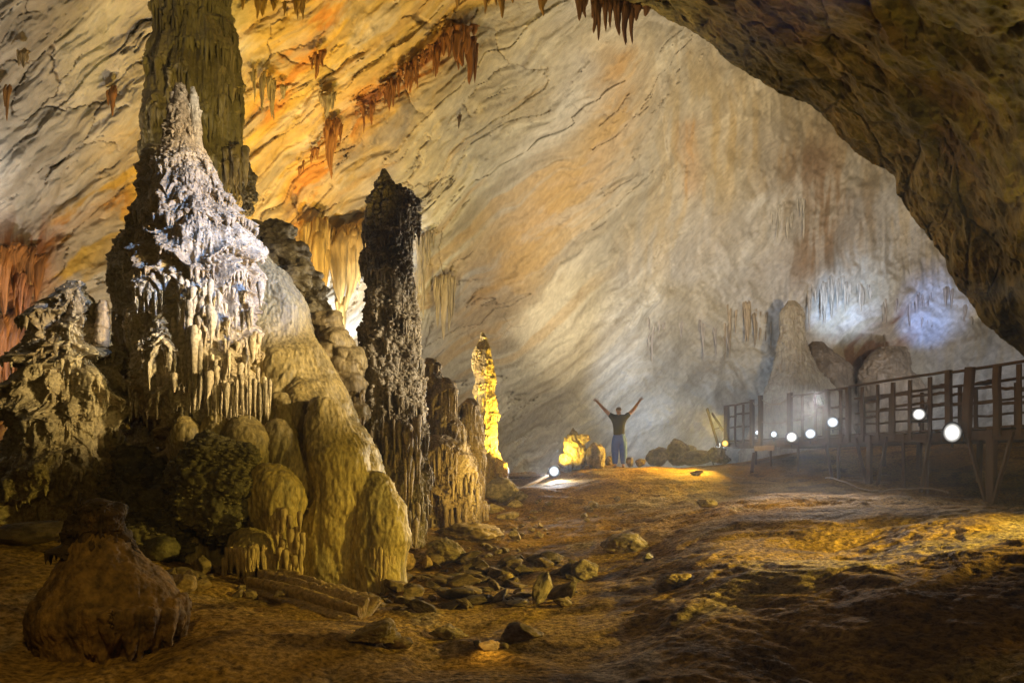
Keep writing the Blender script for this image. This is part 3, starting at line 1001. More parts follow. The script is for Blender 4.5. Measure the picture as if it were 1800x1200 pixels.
def dark_stalagmite():
    d = 10.6
    prof = [(298, 672, 678), (312, 667, 686), (330, 662, 697), (334, 660, 712), (350, 652, 728), (370, 642, 732), (390, 640, 729), (410, 643, 726), (440, 650, 723),
            (455, 640, 722), (470, 644, 722), (500, 655, 722), (530, 650, 725), (550, 648, 728), (575, 642, 730), (600, 646, 728), (640, 642, 734), (680, 632, 742), (720, 634, 746),
            (760, 638, 744), (800, 640, 742), (850, 645, 745), (900, 660, 748), (960, 660, 746), (1010, 650, 752), (1050, 640, 760)]
    k = lathe(prof, d, 520, 1000, 0.95, 6, lump=(0.06, 2.2), tier=(0.11, 2.2, 1.2), flute=(0.05, 9, 1.3), pop=(0.034, 9), tier2=(0.07, 5.0), slim=0.92, fine=(0.014, 20), smooth=5,
              cols=((0.22, 0.17, 0.095), (0.14, 0.10, 0.05), (0.34, 0.28, 0.19)))
    mb = MB()
    core_mesh(mb, k)
    o = mb.build('stalagmite', M_DRIP)
    tag(o, 'tall dark slender stalagmite with a pointed crooked tip, right of the smooth yellow flowstone', 'stalagmite')
    mb = drips_on(k, 1500, (0.07, 0.34), (0.016, 0.045), 61, lip=0.2, z0=0.06)
    g = np.random.default_rng(9)
    P = np.array([at(g.uniform(650, 738), g.choice([745, 800, 850, 905]) + g.normal(0, 12), 10.6 - 0.40 + g.normal(0, 0.05)) for _ in range(90)])
    drip_mesh(mb, P, g.uniform(0.2, 0.7, 90), g.uniform(0.02, 0.055, 90), g, sides=9, col=(0.3, 0.22, 0.13))
    mb.build('drip_fringe', M_DRIP, o)
    mb = knobs_on(k, 1800, (0.014, 0.05), 62, z0=0.02, z1=0.6)
    mb.build('cave_coral', M_DRIP, o)


def left_stalagmite():
    d = 8.6
    prof = [(494, 118, 142), (510, 108, 150), (530, 92, 156), (550, 74, 160), (570, 62, 168), (600, 54, 184), (640, 50, 192), (680, 48, 204), (720, 40, 214), (760, 26, 212), (800, 18, 206),
            (840, 14, 202), (880, 10, 200), (930, 4, 196), (980, 0, 190)]
    k = lathe(prof, d, 560, 760, 0.9, 8, lump=(0.12, 1.7), tier=(0.28, 1.7, 1.3), flute=(0.034, 8, 0.7), pop=(0.034, 7), tier2=(0.06, 4.0), fine=(0.012, 20),
              cols=((0.38, 0.31, 0.18), (0.28, 0.215, 0.11), (0.19, 0.135, 0.065)))
    mb = MB()
    core_mesh(mb, k)
    stubs = []
    for j, pr in enumerate([[(528, 176, 188), (540, 172, 190), (570, 170, 190), (610, 166, 190)], [(535, 64, 88), (548, 58, 98), (575, 56, 104), (640, 52, 110)]]):
        stubs.append(MB())
        core_mesh(stubs[-1], lathe(pr, d - 0.15, 140, 160, 1, 30 + j, lump=(0.03, 3), tier=(0.04, 5, 0.6), flute=(0.015, 12, 0.9), pop=(0.015, 16), cols=BEIGE))
    for src in (drips_on(k, 420, (0.05, 0.18), (0.016, 0.042), 71, lip=0.2, z0=0.05, z1=0.95), knobs_on(k, 500, (0.012, 0.03), 72)):
        mb.V += src.V; mb.C += src.C; mb.Q += [q + mb.n for q in src.Q]; mb.T += [q + mb.n for q in src.T]; mb.n += src.n
    o = mb.build('stalagmite', M_DRIP)
    tag(o, 'squat many tiered stalagmite at the left edge with two pale upright stubs on top', 'stalagmite')
    for b in stubs:
        b.build('stub', M_DRIP, o)


def slim_stalagmite():
    d = 16.8
    prof = [(584, 846, 850), (592, 843, 854), (602, 840, 860), (615, 831, 864), (630, 832, 867), (660, 836, 869), (676, 838, 870), (690, 834, 869), (700, 840, 872), (730, 842, 873),
            (760, 846, 874), (790, 848, 875), (812, 846, 886), (828, 842, 890), (850, 840, 892), (870, 838, 894)]
    k = lathe(prof, d, 300, 560, 0.9, 11, lump=(0.06, 2.6), tier=(0.06, 2.2, 1.0), flute=(0.02, 8, 1.4), pop=(0.014, 6), fine=(0.01, 16), smooth=5,
              cols=((0.48, 0.38, 0.18), (0.40, 0.29, 0.12), (0.30, 0.2, 0.08)))
    mb = MB()
    core_mesh(mb, k)
    blob(mb, at(882, 826, 16.5), (.16, .2, .2), 12, 0.2, 2, .06, 7, .12, 4, ((0.46, 0.34, 0.15), (0.36, 0.22, 0.09)))
    for src in (drips_on(k, 160, (0.08, 0.3), (0.02, 0.045), 81, lip=0.2),):
        mb.V += src.V; mb.C += src.C; mb.Q += [q + mb.n for q in src.Q]; mb.T += [q + mb.n for q in src.T]; mb.n += src.n
    o = mb.build('stalagmite', M_DRIP)
    tag(o, 'slim stalagmite lit bright yellow at the edge of the mound', 'stalagmite')


def dark_cluster():
    d = 13.2
    cols = ((0.27, 0.20, 0.11), (0.18, 0.125, 0.065), (0.34, 0.26, 0.15))
    mb = MB()
    ks = []
    for j, (pr, dd) in enumerate([
        ([(630, 754, 762), (640, 750, 768), (668, 748, 774), (680, 746, 784), (720, 742, 800), (760, 742, 815), (800, 740, 830), (850, 742, 842), (900, 746, 838), (960, 742, 830), (990, 736, 834)], 13.2),
        ([(664, 778, 788), (676, 774, 797), (710, 774, 800), (740, 776, 806), (780, 770, 820)], 13.0),
        ([(700, 822, 832), (712, 810, 840), (730, 806, 844), (780, 800, 846), (840, 800, 848), (890, 810, 846), (930, 800, 850), (960, 790, 850)], 13.5),
        ([(765, 752, 780), (778, 744, 806), (800, 742, 822), (830, 744, 826), (845, 760, 800)], 12.7)]):
        k = lathe(pr, dd, 360, 480, 0.9, 14 + j, lump=(0.09, 2.0), tier=(0.15, 2.0, 1.0), flute=(0.03, 8, 0.9), pop=(0.03, 8), fine=(0.014, 16), cols=cols)
        core_mesh(mb, k)
        ks.append(k)
    src = knobs_on(ks[0], 500, (0.018, 0.05), 95)
    mb.V += src.V; mb.C += src.C; mb.T += [q + mb.n for q in src.T]; mb.n += src.n
    o = mb.build('stalagmite', M_DRIP)
    tag(o, 'low brown stalagmite cluster with several blunt heads, left of the slim yellow one', 'stalagmite')
    mb = MB()
    for j, (k, n) in enumerate(zip(ks, (900, 90, 320, 200))):
        s = drips_on(k, n, (0.12, 0.6), (0.018, 0.055), 90 + j, lip=0.2)
        mb.V += s.V; mb.C += s.C; mb.Q += [q + mb.n for q in s.Q]; mb.n += s.n
    mb.build('drip_fringe', M_DRIP, o)


def flowstone():
    """smooth ochre flowstone: overlapping domes with hanging hems"""
    mb = MB()
    ks = []
    specs = [
        ([(440, 440, 466), (470, 420, 490), (510, 410, 522), (560, 405, 548), (610, 402, 572), (660, 400, 600), (710, 400, 630), (760, 400, 655), (820, 400, 672), (1050, 400, 690)], 9.35, 0.9, 41),
        ([(668, 528, 552), (676, 515, 566), (690, 505, 580), (715, 498, 612), (750, 495, 640), (790, 494, 664), (840, 494, 684), (900, 496, 697), (960, 500, 702), (1020, 505, 706), (1060, 510, 706)], 8.75, 0.8, 42),
        ([(828, 650, 668), (836, 640, 682), (856, 634, 690), (900, 630, 699), (960, 626, 704), (1010, 622, 706), (1050, 620, 706)], 8.25, 0.7, 43),
        ([(700, 545, 590), (716, 536, 612), (750, 530, 630), (800, 528, 640), (870, 528, 640), (960, 528, 634), (1050, 528, 634)], 8.28, 0.7, 44),
        ([(818, 462, 490), (826, 448, 512), (842, 442, 530), (870, 440, 541), (900, 444, 540), (930, 452, 532), (980, 462, 528), (1050, 470, 528)], 7.95, 0.75, 45),
        ([(930, 420, 445), (938, 402, 470), (955, 390, 482), (975, 386, 486), (990, 392, 480)], 7.7, 0.8, 46),
        ([(735, 315, 330), (745, 304, 348), (765, 296, 360), (800, 292, 366), (860, 290, 366), (1040, 285, 370)], 8.2, 0.9, 47),
        ([(722, 368, 378), (736, 360, 392), (770, 354, 402), (820, 350, 410), (1040, 345, 420)], 8.25, 0.9, 48),
        ([(738, 416, 432), (750, 406, 450), (780, 400, 466), (830, 400, 478), (1040, 395, 480)], 8.22, 0.9, 49),
        ([(690, 478, 500), (700, 474, 520), (730, 474, 528), (770, 480, 530), (820, 486, 530), (900, 488, 530)], 8.5, 0.9, 50),
        ([(905, 480, 505), (925, 470, 520), (960, 478, 528), (1000, 485, 530), (1050, 490, 530)], 7.9, 0.7, 51)]
    specs += [([(760, 600, 625), (775, 590, 645), (800, 580, 655), (860, 575, 664), (960, 572, 666), (1050, 570, 668)], 8.3, 0.8, 52),
              ([(742, 480, 500), (755, 470, 520), (780, 464, 534), (830, 462, 544), (900, 470, 548)], 8.3, 0.8, 53),
              ([(590, 440, 480), (620, 430, 520), (660, 424, 556), (720, 420, 590), (800, 420, 610), (1000, 420, 620)], 9.0, 0.9, 54)]
    for pr, d, dep, sd in specs:
        k = lathe(pr, d, 120, 160, dep, sd, lump=(0.12, 1.2), fine=(0, 1), smooth=15, slim=0.93)
        core_mesh(mb, k)
    o = fused(mb, 'flowstone', M_FLOW, 0.015, 12, flow_disp(0.05, 0.013, 0.0085), flow_col(rgb(0.36, 0.27, 0.105), rgb(0.29, 0.225, 0.10), rgb(0.19, 0.15, 0.075)))
    tag(o, 'smooth ochre flowstone mound in rounded overlapping lobes beside the tallest stalagmite', 'flowstone')
    g = np.random.default_rng(15)
    mb = MB()
    P, L, R = [], [], []
    for i in range(60):
        px = g.uniform(392, 482)
        dd = 7.7 - 0.32 + 1.2e-4 * (px - 437) ** 2
        P.append(at(px, 962 + 0.008 * (px - 437) ** 2 + g.normal(0, 4), dd)); L.append(g.uniform(25, 62) / FPX * dd); R.append(g.uniform(.014, .036))
    for i in range(46):
        px = g.uniform(478, 532)
        dd = 7.52 + g.normal(0, .04)
        P.append(at(px, g.choice([905, 930, 960, 985]) + g.normal(0, 6), dd)); L.append(g.uniform(20, 55) / FPX * dd); R.append(g.uniform(.018, .05))
    for i in range(70):
        px = g.uniform(626, 704)
        dd = 8.25 - 0.26 + 1.0e-4 * (px - 665) ** 2
        P.append(at(px, 985 + g.normal(0, 14), dd)); L.append(g.uniform(25, 60) / FPX * dd); R.append(g.uniform(.012, .03))
    drip_mesh(mb, np.array(P), np.array(L), np.array(R), g, sides=9, col=(0.36, 0.26, 0.13), wob=0.25)
    mb.build('drip_fringe', M_FLOW, o)


def lump_chain():
    """knobbly dark lumps stepping down behind the flowstone"""
    mb = MB()
    dk = ((0.22, 0.18, 0.10), (0.13, 0.10, 0.05))
    sp = [(482, 420, 10.9, .33, .24), (500, 455, 10.8, .36, .26), (520, 490, 10.7, .34, .25), (468, 460, 11.0, .3, .3), (540, 500, 10.8, .20, .2), (545, 520, 10.9, .24, .22), (500, 520, 10.9, .4, .4), (555, 560, 10.7, .26, .26)]
    for i, (px, py, d, rx, rz) in enumerate(sp):
        blob(mb, at(px, py, d), (rx, rx, rz), 100 + i, 0.25, 1.8, .05, 7, 0.17, 3.6, dk)
    o = mb.build('cave_coral_mound', M_DRIP)
    tag(o, 'dark knobbly coral covered lumps stacked behind the top of the smooth flowstone', 'cave coral')
    mb = MB()
    sp = [(575, 570, 10.3, .22, .2), (590, 600, 10.2, .24, .2), (585, 640, 10.2, .34, .34), (605, 640, 10.1, .28, .26), (610, 680, 10.0, .24, .24), (622, 722, 9.8, .2, .16), (590, 700, 10.0, .34, .4), (560, 640, 10.4, .4, .4)]
    for i, (px, py, d, rx, rz) in enumerate(sp):
        blob(mb, at(px, py, d), (rx, rx, rz), 120 + i, 0.2, 1.5, .03, 7, 0.04, 5, ((0.30, 0.235, 0.12), (0.21, 0.16, 0.08)), 0.03)
    o = fused(mb, 'flowstone', M_FLOW, 0.018, 8, flow_disp(0.04, 0.012, 0.006, 3.0, 0.05), flow_col(rgb(0.31, 0.235, 0.11), rgb(0.22, 0.16, 0.075), rgb(0.15, 0.11, 0.055), 3.0))
    g = np.random.default_rng(3)
    P = np.array([at(g.uniform(600, 640), g.choice([692, 728]) + g.normal(0, 3), 9.75 + g.normal(0, .05)) for _ in range(26)])
    mb = MB()
    drip_mesh(mb, P, g.uniform(.12, .3, 26), g.uniform(.02, .04, 26), g, col=(0.28, 0.2, 0.1))
    mb.build('drip_fringe', M_FLOW, o)
    tag(o, 'round brown flowstone cushions stepping down between the smooth mound and the tall dark stalagmite', 'flowstone')


def coral_bush():
    """popcorn thickets at the foot of the great stalagmite"""
    for j, (lab, items, n, dk) in enumerate([
        ('dense rounded thicket of dark cave coral below the organ pipe drips', [(372, 800, 7.9, .26, .22), (350, 840, 7.85, .30, .3), (400, 850, 7.8, .26, .25), (420, 805, 7.9, .2, .16), (345, 885, 7.8, .24, .25), (385, 900, 7.8, .26, .3)], 620, (0.12, 0.10, 0.048)),
        ('sprawling dark cave coral in the shadow left of the organ pipe drips', [(235, 815, 8.6, .24, .2), (255, 860, 8.4, .34, .3), (285, 900, 8.2, .34, .34), (225, 890, 8.2, .24, .26), (235, 930, 8.0, .24, .24), (250, 960, 7.7, .22, .2), (300, 950, 8.0, .3, .3)], 800, (0.11, 0.09, 0.042))]):
        mb = MB()
        g = np.random.default_rng(50 + j)
        cs = []
        for i, (px, py, d, rx, rz) in enumerate(items):
            V = blob(mb, at(px, py, d), (rx, rx * .8, rz), 140 + 10 * j + i, 0.25, 1.8, .06, 7, 0.22, 4.5, (dk, np.array(dk) * .6))
            cs.append(V)
        o = mb.build('cave_coral', M_DRIP)
        tag(o, lab, 'cave coral')
        V = np.concatenate(cs)
        V = V[V[:, 1] < np.median(V[:, 1])]
        P = V[g.integers(0, len(V), n)].astype(float)
        mb = MB()
        knob_mesh(mb, P, np.exp(g.uniform(math.log(.014), math.log(.04), n)), g, col=np.array(dk) * 1.15, squash=(1.2, 1, 0.55))
        mb.build('coral_crust', M_DRIP, o)


def mushroom():
    d = 5.05
    mb = MB()
    k = lathe([(932, 146, 204), (945, 136, 222), (964, 126, 240), (985, 114, 260), (1010, 100, 282), (1040, 88, 303), (1065, 78, 315), (1085, 74, 318), (1098, 74, 304), (1112, 76, 290), (1135, 74, 280), (1160, 70, 276), (1200, 60, 276)],
              d, 220, 200, 0.95, 60, lump=(0.035, 2.0), fine=(0, 1), smooth=9, slim=0.95)
    core_mesh(mb, k)
    g = np.random.default_rng(16)
    c = at(212, 1062, d)
    # hanging folds of the hem: wide overlapping lobes of unequal length, the longest at the right front
    for i in range(26):
        a = -1.55 + i * 1.9 / 25 + g.normal(0, .04)
        rr = 0.40 + .02 * math.sin(i * 1.7) + g.normal(0, .012)
        p = c + np.array([rr * math.cos(a), rr * .95 * math.sin(a), g.normal(.02, .02)])
        ln = .12 + .05 * math.sin(i * .9) + .05 * math.sin(i * 2.3 + 1) + (.14 if i % 7 == 3 else 0) + (.07 if -1.7 < a < -.4 else 0)
        w = g.uniform(.055, .08)
        drip_mesh(mb, p[None], np.array([max(.08, ln) + .12]), np.array([w]), g, sides=14, wob=.12)
    o = fused(mb, 'stalagmite', M_ROCK, 0.0085, 9, flow_disp(0.022, 0.012, 0.007, 5.0), flow_col(rgb(0.27, 0.165, 0.06), rgb(0.19, 0.115, 0.04), rgb(0.12, 0.072, 0.027), 5.0))
    tag(o, 'low brown mushroom shaped stalagmite with a scalloped hem in the left foreground', 'stalagmite')
    mb = MB()
    k = lathe([(876, 160, 184), (882, 146, 196), (892, 138, 208), (905, 138, 212), (915, 140, 210), (928, 132, 216), (942, 128, 222), (956, 132, 226), (975, 120, 236)], d, 300, 300, 0.9, 61,
              lump=(0.10, 5), tier=(0.05, 6, 0.8), flute=(0.03, 14, 3), pop=(0.012, 22), fine=(0.01, 30), cols=((0.06, 0.036, 0.015), (0.04, 0.024, 0.01), (0.09, 0.052, 0.022)))
    core_mesh(mb, k)
    s = drips_on(k, 120, (.03, .1), (.008, .02), 63, lip=.3)
    mb.V += s.V; mb.C += s.C; mb.Q += [q + mb.n for q in s.Q]; mb.n += s.n
    mb.build('stalagmite_head', M_ROCK, o)


def fallen_column():
    """broken fluted stone column lying in the gully"""
    a, b = at(452, 1045, 7.3), at(640, 1100, 6.35)
    ax = b - a
    Ln = np.linalg.norm(ax)
    ax = ax / Ln
    up = np.array([0, -0.45, 0.9])
    up = up - ax * up.dot(ax)
    up /= np.linalg.norm(up)
    sd = np.cross(ax, up)
    nt, nl = 260, 300
    th = np.linspace(0, 2 * math.pi, nt, endpoint=False)
    t = np.linspace(0, 1, nl)
    Tt, Th = np.meshgrid(t, th, indexing='ij')
    R = 0.30 - 0.05 * Tt
    q = np.stack([np.cos(Th) * 1.5, np.sin(Th) * 1.5, Tt * 3], -1)
    fl = np.abs(np.sin(Th * 7 + 0.9 * fbm3(q * 0.8, 2) + 0.5)) ** 0.8
    R = R * (0.66 + 0.46 * fl + 0.08 * fbm3(q * np.array([2, 2, 0.7]), 4)) + 0.012 * fbm3(q * 9, 3)
    end = Tt * Ln + 0.10 * fbm3(q * 1.6 + 7, 3) * (np.abs(Tt - 0.5) * 2) ** 6 + 0.22 * np.cos(Th) * (Tt - 0.5)
    V = a + ax * end[..., None] + up * (R * np.sin(Th) * 0.75)[..., None] + sd * (R * np.cos(Th) * 1.25)[..., None]
    mb = MB()
    c = mix(rgb(0.36, 0.25, 0.11), rgb(0.22, 0.145, 0.06), sstep(-0.3, 0.5, fbm3(q * np.array([3, 3, 0.6]), 4)))
    mb.add(V, grid_faces(nl, nt, True), col=c)
    o = mb.n
    for row, flip in ((0, 1), (nl - 1, 0)):
        cpt = V[row].mean(0)
        base = mb.n
        mb.add(np.concatenate([[cpt], V[row]]), col=(0.16, 0.10, 0.05))
        i = np.arange(nt)
        f = np.stack([np.full(nt, base), base + 1 + i, base + 1 + (i + 1) % nt], -1)
        mb.T.append(f[:, ::-1] if flip else f)
    tag(mb.build('fallen_stalagmite', M_DRIP), 'fallen fluted stalagmite lying slanted at the foot of the flowstone', 'stalagmite')


great_stalagmite()
hanging_column()
dark_stalagmite()
left_stalagmite()
slim_stalagmite()
dark_cluster()
flowstone()
lump_chain()
coral_bush()
mushroom()
fallen_column()
# ================================================================== stalactites on wall and roof
def hang(name, label, cat, rows, col, seed, mat=None, group=None, sides=16, dd=-0.25, wob=0.22):
    """one hanging formation of several drips; rows (px, y top, y tip, half width px)"""
    g = np.random.default_rng(seed)
    P, L, R = [], [], []
    fine_rows = []
    for (px, y0, y1, hw) in rows:
        fine_rows.append((px, y0, y1, hw * .8))
        for q in range(3 if hw > 3 else 1):
            o = g.uniform(-1, 1)
            fine_rows.append((px + o * hw * 1.1, y0 + g.normal(0, 2), y0 + (y1 - y0) * g.uniform(.35, .95) * (1 - .35 * abs(o)), hw * g.uniform(.22, .5)))
    for (px, y0, y1, hw) in fine_rows:
        d = wall_surface(px, y0) + dd
        P.append(at(px, y0, d + g.normal(0, .12) * hw / FPX * d)); L.append((y1 - y0) / FPX * d); R.append(hw / FPX * d)
    mb = MB()
    n = len(P)
    P, L, R = np.array(P), np.array(L), np.array(R)
    # finer rings so each body carries its own flutes
    m = 40
    t = np.linspace(0, 1, m)
    prof = np.interp(t, RT, RR)
    a = np.linspace(0, 2 * math.pi, 26, endpoint=False)
    for i in range(n):
        A, Tt = np.meshgrid(a, t)
        q = np.stack([np.cos(A) * 1.2, np.sin(A) * 1.2, Tt * L[i] / max(R[i], .02) * 0.22], -1) + seed * 3 + i * 5.3
        r = R[i] * prof[:, None] * (1 + 0.30 * fbm3(q * np.array([1.7, 1.7, .5]), 3, .55, True) + 0.22 * fbm3(q, 3))
        cx = P[i, 0] + R[i] * wob * 1.6 * vn3(np.stack([t * 3, t * 0 + i, t * 0 + seed], -1))
        V = np.stack([cx[:, None] + r * np.cos(A), P[i, 1] + r * np.sin(A) * 0.8 + R[i] * 2.2 * np.clip(1 - Tt / .35, 0, 1) ** 1.5, P[i, 2] + R[i] * .4 - L[i] * Tt], -1)
        c = mix(np.asarray(col), np.asarray(col) * 0.5, sstep(-0.2, 0.6, fbm3(q * np.array([1.5, 1.5, .6]) + 9, 4)))
        mb.add(V, grid_faces(m, 26, True)[:, ::-1], col=c)
    return tag(mb.build(name, mat or M_CURT), label, cat, group)


def fringe_rows(pts, n, ln, hw, seed, jy=5):
    """drips spread along a ledge line; ln and hw are ranges in photo units"""
    g = np.random.default_rng(seed)
    pts = np.array(pts, float)
    seg = np.hypot(*(pts[1:] - pts[:-1]).T)
    cum = np.concatenate([[0], np.cumsum(seg)])
    rows = []
    for s in np.sort(g.uniform(0, cum[-1], n)):
        x = np.interp(s, cum, pts[:, 0])
        y = np.interp(s, cum, pts[:, 1]) + g.normal(0, jy)
        rows.append((x, y, y + np.exp(g.uniform(math.log(ln[0]), math.log(ln[1]))), g.uniform(*hw)))
    return rows


RUST, ORNG, GOLD, GREYB, TANB = (0.25, 0.105, 0.025), (0.40, 0.18, 0.04), (0.50, 0.33, 0.11), (0.40, 0.33, 0.22), (0.36, 0.25, 0.13)
hang('stalactite_curtain', 'broad rust red stalactite curtain, widest and longest on the upper ledge', 'stalactite',
     [(812, 48, 122, 14), (826, 60, 152, 10), (800, 45, 112, 11), (790, 52, 104, 8), (835, 75, 148, 5), (818, 40, 100, 14), (806, 60, 126, 6), (782, 62, 100, 5)], RUST, 1, dd=-0.5)
hang('stalactite_curtain', 'ragged orange fringe of short drips hanging along the slanting upper ledge', 'stalactite',
     fringe_rows([(620, 196), (650, 178), (690, 140), (740, 98), (785, 66)], 60, (7, 56), (1.5, 6), 2) + [(722, 110, 166, 6), (716, 112, 158, 5), (730, 106, 150, 4), (768, 76, 132, 4)], (0.31, 0.13, 0.028), 2, dd=-0.35)
hang('stalactite', 'long single orange stalactite hanging left of the upper fringe', 'stalactite',
     [(582, 212, 318, 9), (590, 206, 270, 7), (576, 222, 292, 6)], ORNG, 3)
hang('stalactite_curtain', 'orange drip fringe at the low left end of the slanting ledge', 'stalactite',
     fringe_rows([(520, 300), (560, 250), (600, 212)], 18, (6, 50), (1.5, 5), 4), ORNG, 4)
hang('stalactite', 'stubby beige stalactite with a blunt end above the long orange one', 'stalactite', [(574, 158, 208, 11), (566, 162, 190, 7), (584, 160, 196, 7)], (0.42, 0.33, 0.16), 5)
hang('stalactite', 'pale bent drapery just right of the olive column', 'stalactite',
     fringe_rows([(440, 120), (470, 135), (500, 150)], 11, (25, 78), (3, 6), 6), (0.48, 0.38, 0.18), 6)
hang('stalactite_curtain', 'yellow draperies at the top edge right of the olive column', 'stalactite',
     fringe_rows([(425, -10), (480, 0), (545, -14)], 13, (20, 60), (3, 8), 7), (0.42, 0.27, 0.07), 7)
hang('stalactite', 'short orange tooth hanging under the top edge', 'stalactite', [(556, 92, 142, 6), (566, 84, 120, 6), (548, 98, 124, 4)], ORNG, 8)
hang('stalactite_curtain', 'thick golden stalactite block hanging left of the tall dark stalagmite', 'stalactite',
     [(600, 392, 540, 24), (622, 388, 520, 16), (585, 400, 500, 14), (612, 396, 552, 15), (640, 380, 470, 13), (632, 400, 505, 9)], (0.50, 0.34, 0.12), 9, dd=-0.6)
hang('stalactite', 'golden fluted drapery between the coral lumps and the golden stalactite block', 'stalactite',
     [(555, 380, 560, 16), (545, 390, 520, 9), (566, 420, 580, 12), (600, 520, 600, 9)], (0.48, 0.32, 0.10), 10, dd=-0.6)
hang('stalactite', 'pale ribbed stalactite bunch with straight pipes right of the tall dark stalagmite', 'stalactite',
     [(770, 485, 578, 7), (780, 482, 600, 8), (790, 484, 585, 7), (797, 486, 560, 4)], (0.48, 0.38, 0.22), 11, dd=-0.5)
hang('stalactite', 'thin grey stalactites close beside the tall dark stalagmite', 'stalactite',
     [(736, 420, 540, 5), (745, 412, 560, 5), (754, 408, 470, 5), (762, 404, 440, 3)], GREYB, 12, dd=-0.4)
hang('stalactite', 'tiny dark stalactite alone on the grey middle wall', 'stalactite', [(806, 203, 228, 3), (809, 200, 216, 3)], (0.14, 0.09, 0.04), 13)
hang('stalactite', 'small orange stalactite on the grey upper left wall', 'stalactite', [(196, 150, 206, 6), (201, 155, 190, 4), (191, 158, 188, 4)], (0.40, 0.19, 0.06), 14)
hang('stalactite', 'little cream stalactite high on the left wall', 'stalactite', [(40, 84, 122, 6), (46, 88, 112, 5), (34, 90, 118, 4)], (0.48, 0.36, 0.18), 15)
hang('stalactite', 'thin orange stalactite at the far left edge', 'stalactite', [(13, 148, 215, 4), (9, 152, 190, 3)], (0.42, 0.22, 0.07), 16)
hang('stalactite_curtain', 'rust red dripstone drapery covering the wall at the left edge', 'stalactite',
     fringe_rows([(-30, 445), (20, 430), (66, 440)], 16, (60, 190), (7, 13), 17) + fringe_rows([(-30, 560), (20, 550), (50, 570)], 12, (80, 200), (8, 15), 18), (0.28, 0.115, 0.028), 17, dd=-0.45)
hang('stalactite', 'dark orange pointed drip at the left edge, set in front of the rust drapery', 'stalactite', [(46, 500, 592, 7), (36, 480, 560, 6)], (0.26, 0.10, 0.03), 19, dd=-0.95)
# dark teeth on the roof lip
def lip_rows():
    return [(1018, -14, 40, 9), (1028, -10, 34, 7), (1046, -12, 62, 8), (1052, -8, 74, 6), (1064, -10, 58, 6), (1072, -6, 52, 5), (1086, -8, 66, 9), (1100, -6, 82, 9), (1110, 0, 80, 6), (1120, 4, 40, 8), (1136, 6, 32, 8)]


def lip_teeth():
    global wall_surface
    keep = wall_surface
    wall_surface = lambda px, py: 18.6
    hang('stalactite_curtain', 'row of dark brown pointed stalactites hanging from the roof lip at the top', 'stalactite', lip_rows(), (0.20, 0.10, 0.04), 20, dd=0.0)
    hang('stalactite', 'dark yellow fringe on the top edge left of the brown row', 'stalactite', fringe_rows([(690, -16), (800, -20), (960, -18)], 14, (24, 52), (4, 8), 21), (0.30, 0.18, 0.05), 21, dd=-0.4)
    wall_surface = keep


lip_teeth()
far = [
       ('white stalactite fringe on the bright ledge of the far wall', fringe_rows([(1345, 372), (1380, 352), (1415, 345)], 14, (20, 70), (3, 6), 32), (0.56, 0.52, 0.45)),
       ('cream stalactites above the bluish white patch on the far wall', fringe_rows([(1420, 500), (1470, 480), (1540, 505)], 18, (30, 90), (4, 8), 33), (0.55, 0.50, 0.45)),
       ('grey draperies between the two bluish patches on the far wall', fringe_rows([(1555, 520), (1600, 500), (1640, 520)], 13, (40, 110), (4, 8), 34), (0.40, 0.32, 0.24)),
       ('long pointed stalactite in front of the blue lit hollow', [(1664, 540, 608, 6), (1672, 540, 580, 5)], (0.38, 0.33, 0.26)),
       ('brown curtain close under the dark roof lip', fringe_rows([(1650, 480), (1690, 520), (1730, 580)], 10, (30, 80), (5, 9), 36), (0.34, 0.25, 0.15)),
       ('thin bluish stalactites above the floodlit rock behind the walkway end', [(1236, 640, 716, 2.5), (1230, 630, 680, 4), (1242, 640, 690, 3), (1218, 620, 670, 4), (1196, 625, 690, 3)], (0.52, 0.50, 0.50)),
       ('grey hanging draperies low on the wall right of the person', fringe_rows([(1130, 560), (1200, 560), (1280, 570)], 16, (30, 80), (3, 7), 37), (0.44, 0.38, 0.32)),
       ('sheer tan drapery low on the far wall above the walkway', fringe_rows([(1270, 540), (1320, 530), (1360, 545)], 12, (50, 120), (4, 9), 38), (0.42, 0.33, 0.22))]
for i, (lab, rows, col) in enumerate(far):
    rows = [(x, y0, y1, hw * .6) for x, y0, y1, hw in rows]
    hang('stalactite', lab, 'stalactite', rows, col, 60 + i, dd=0.10)

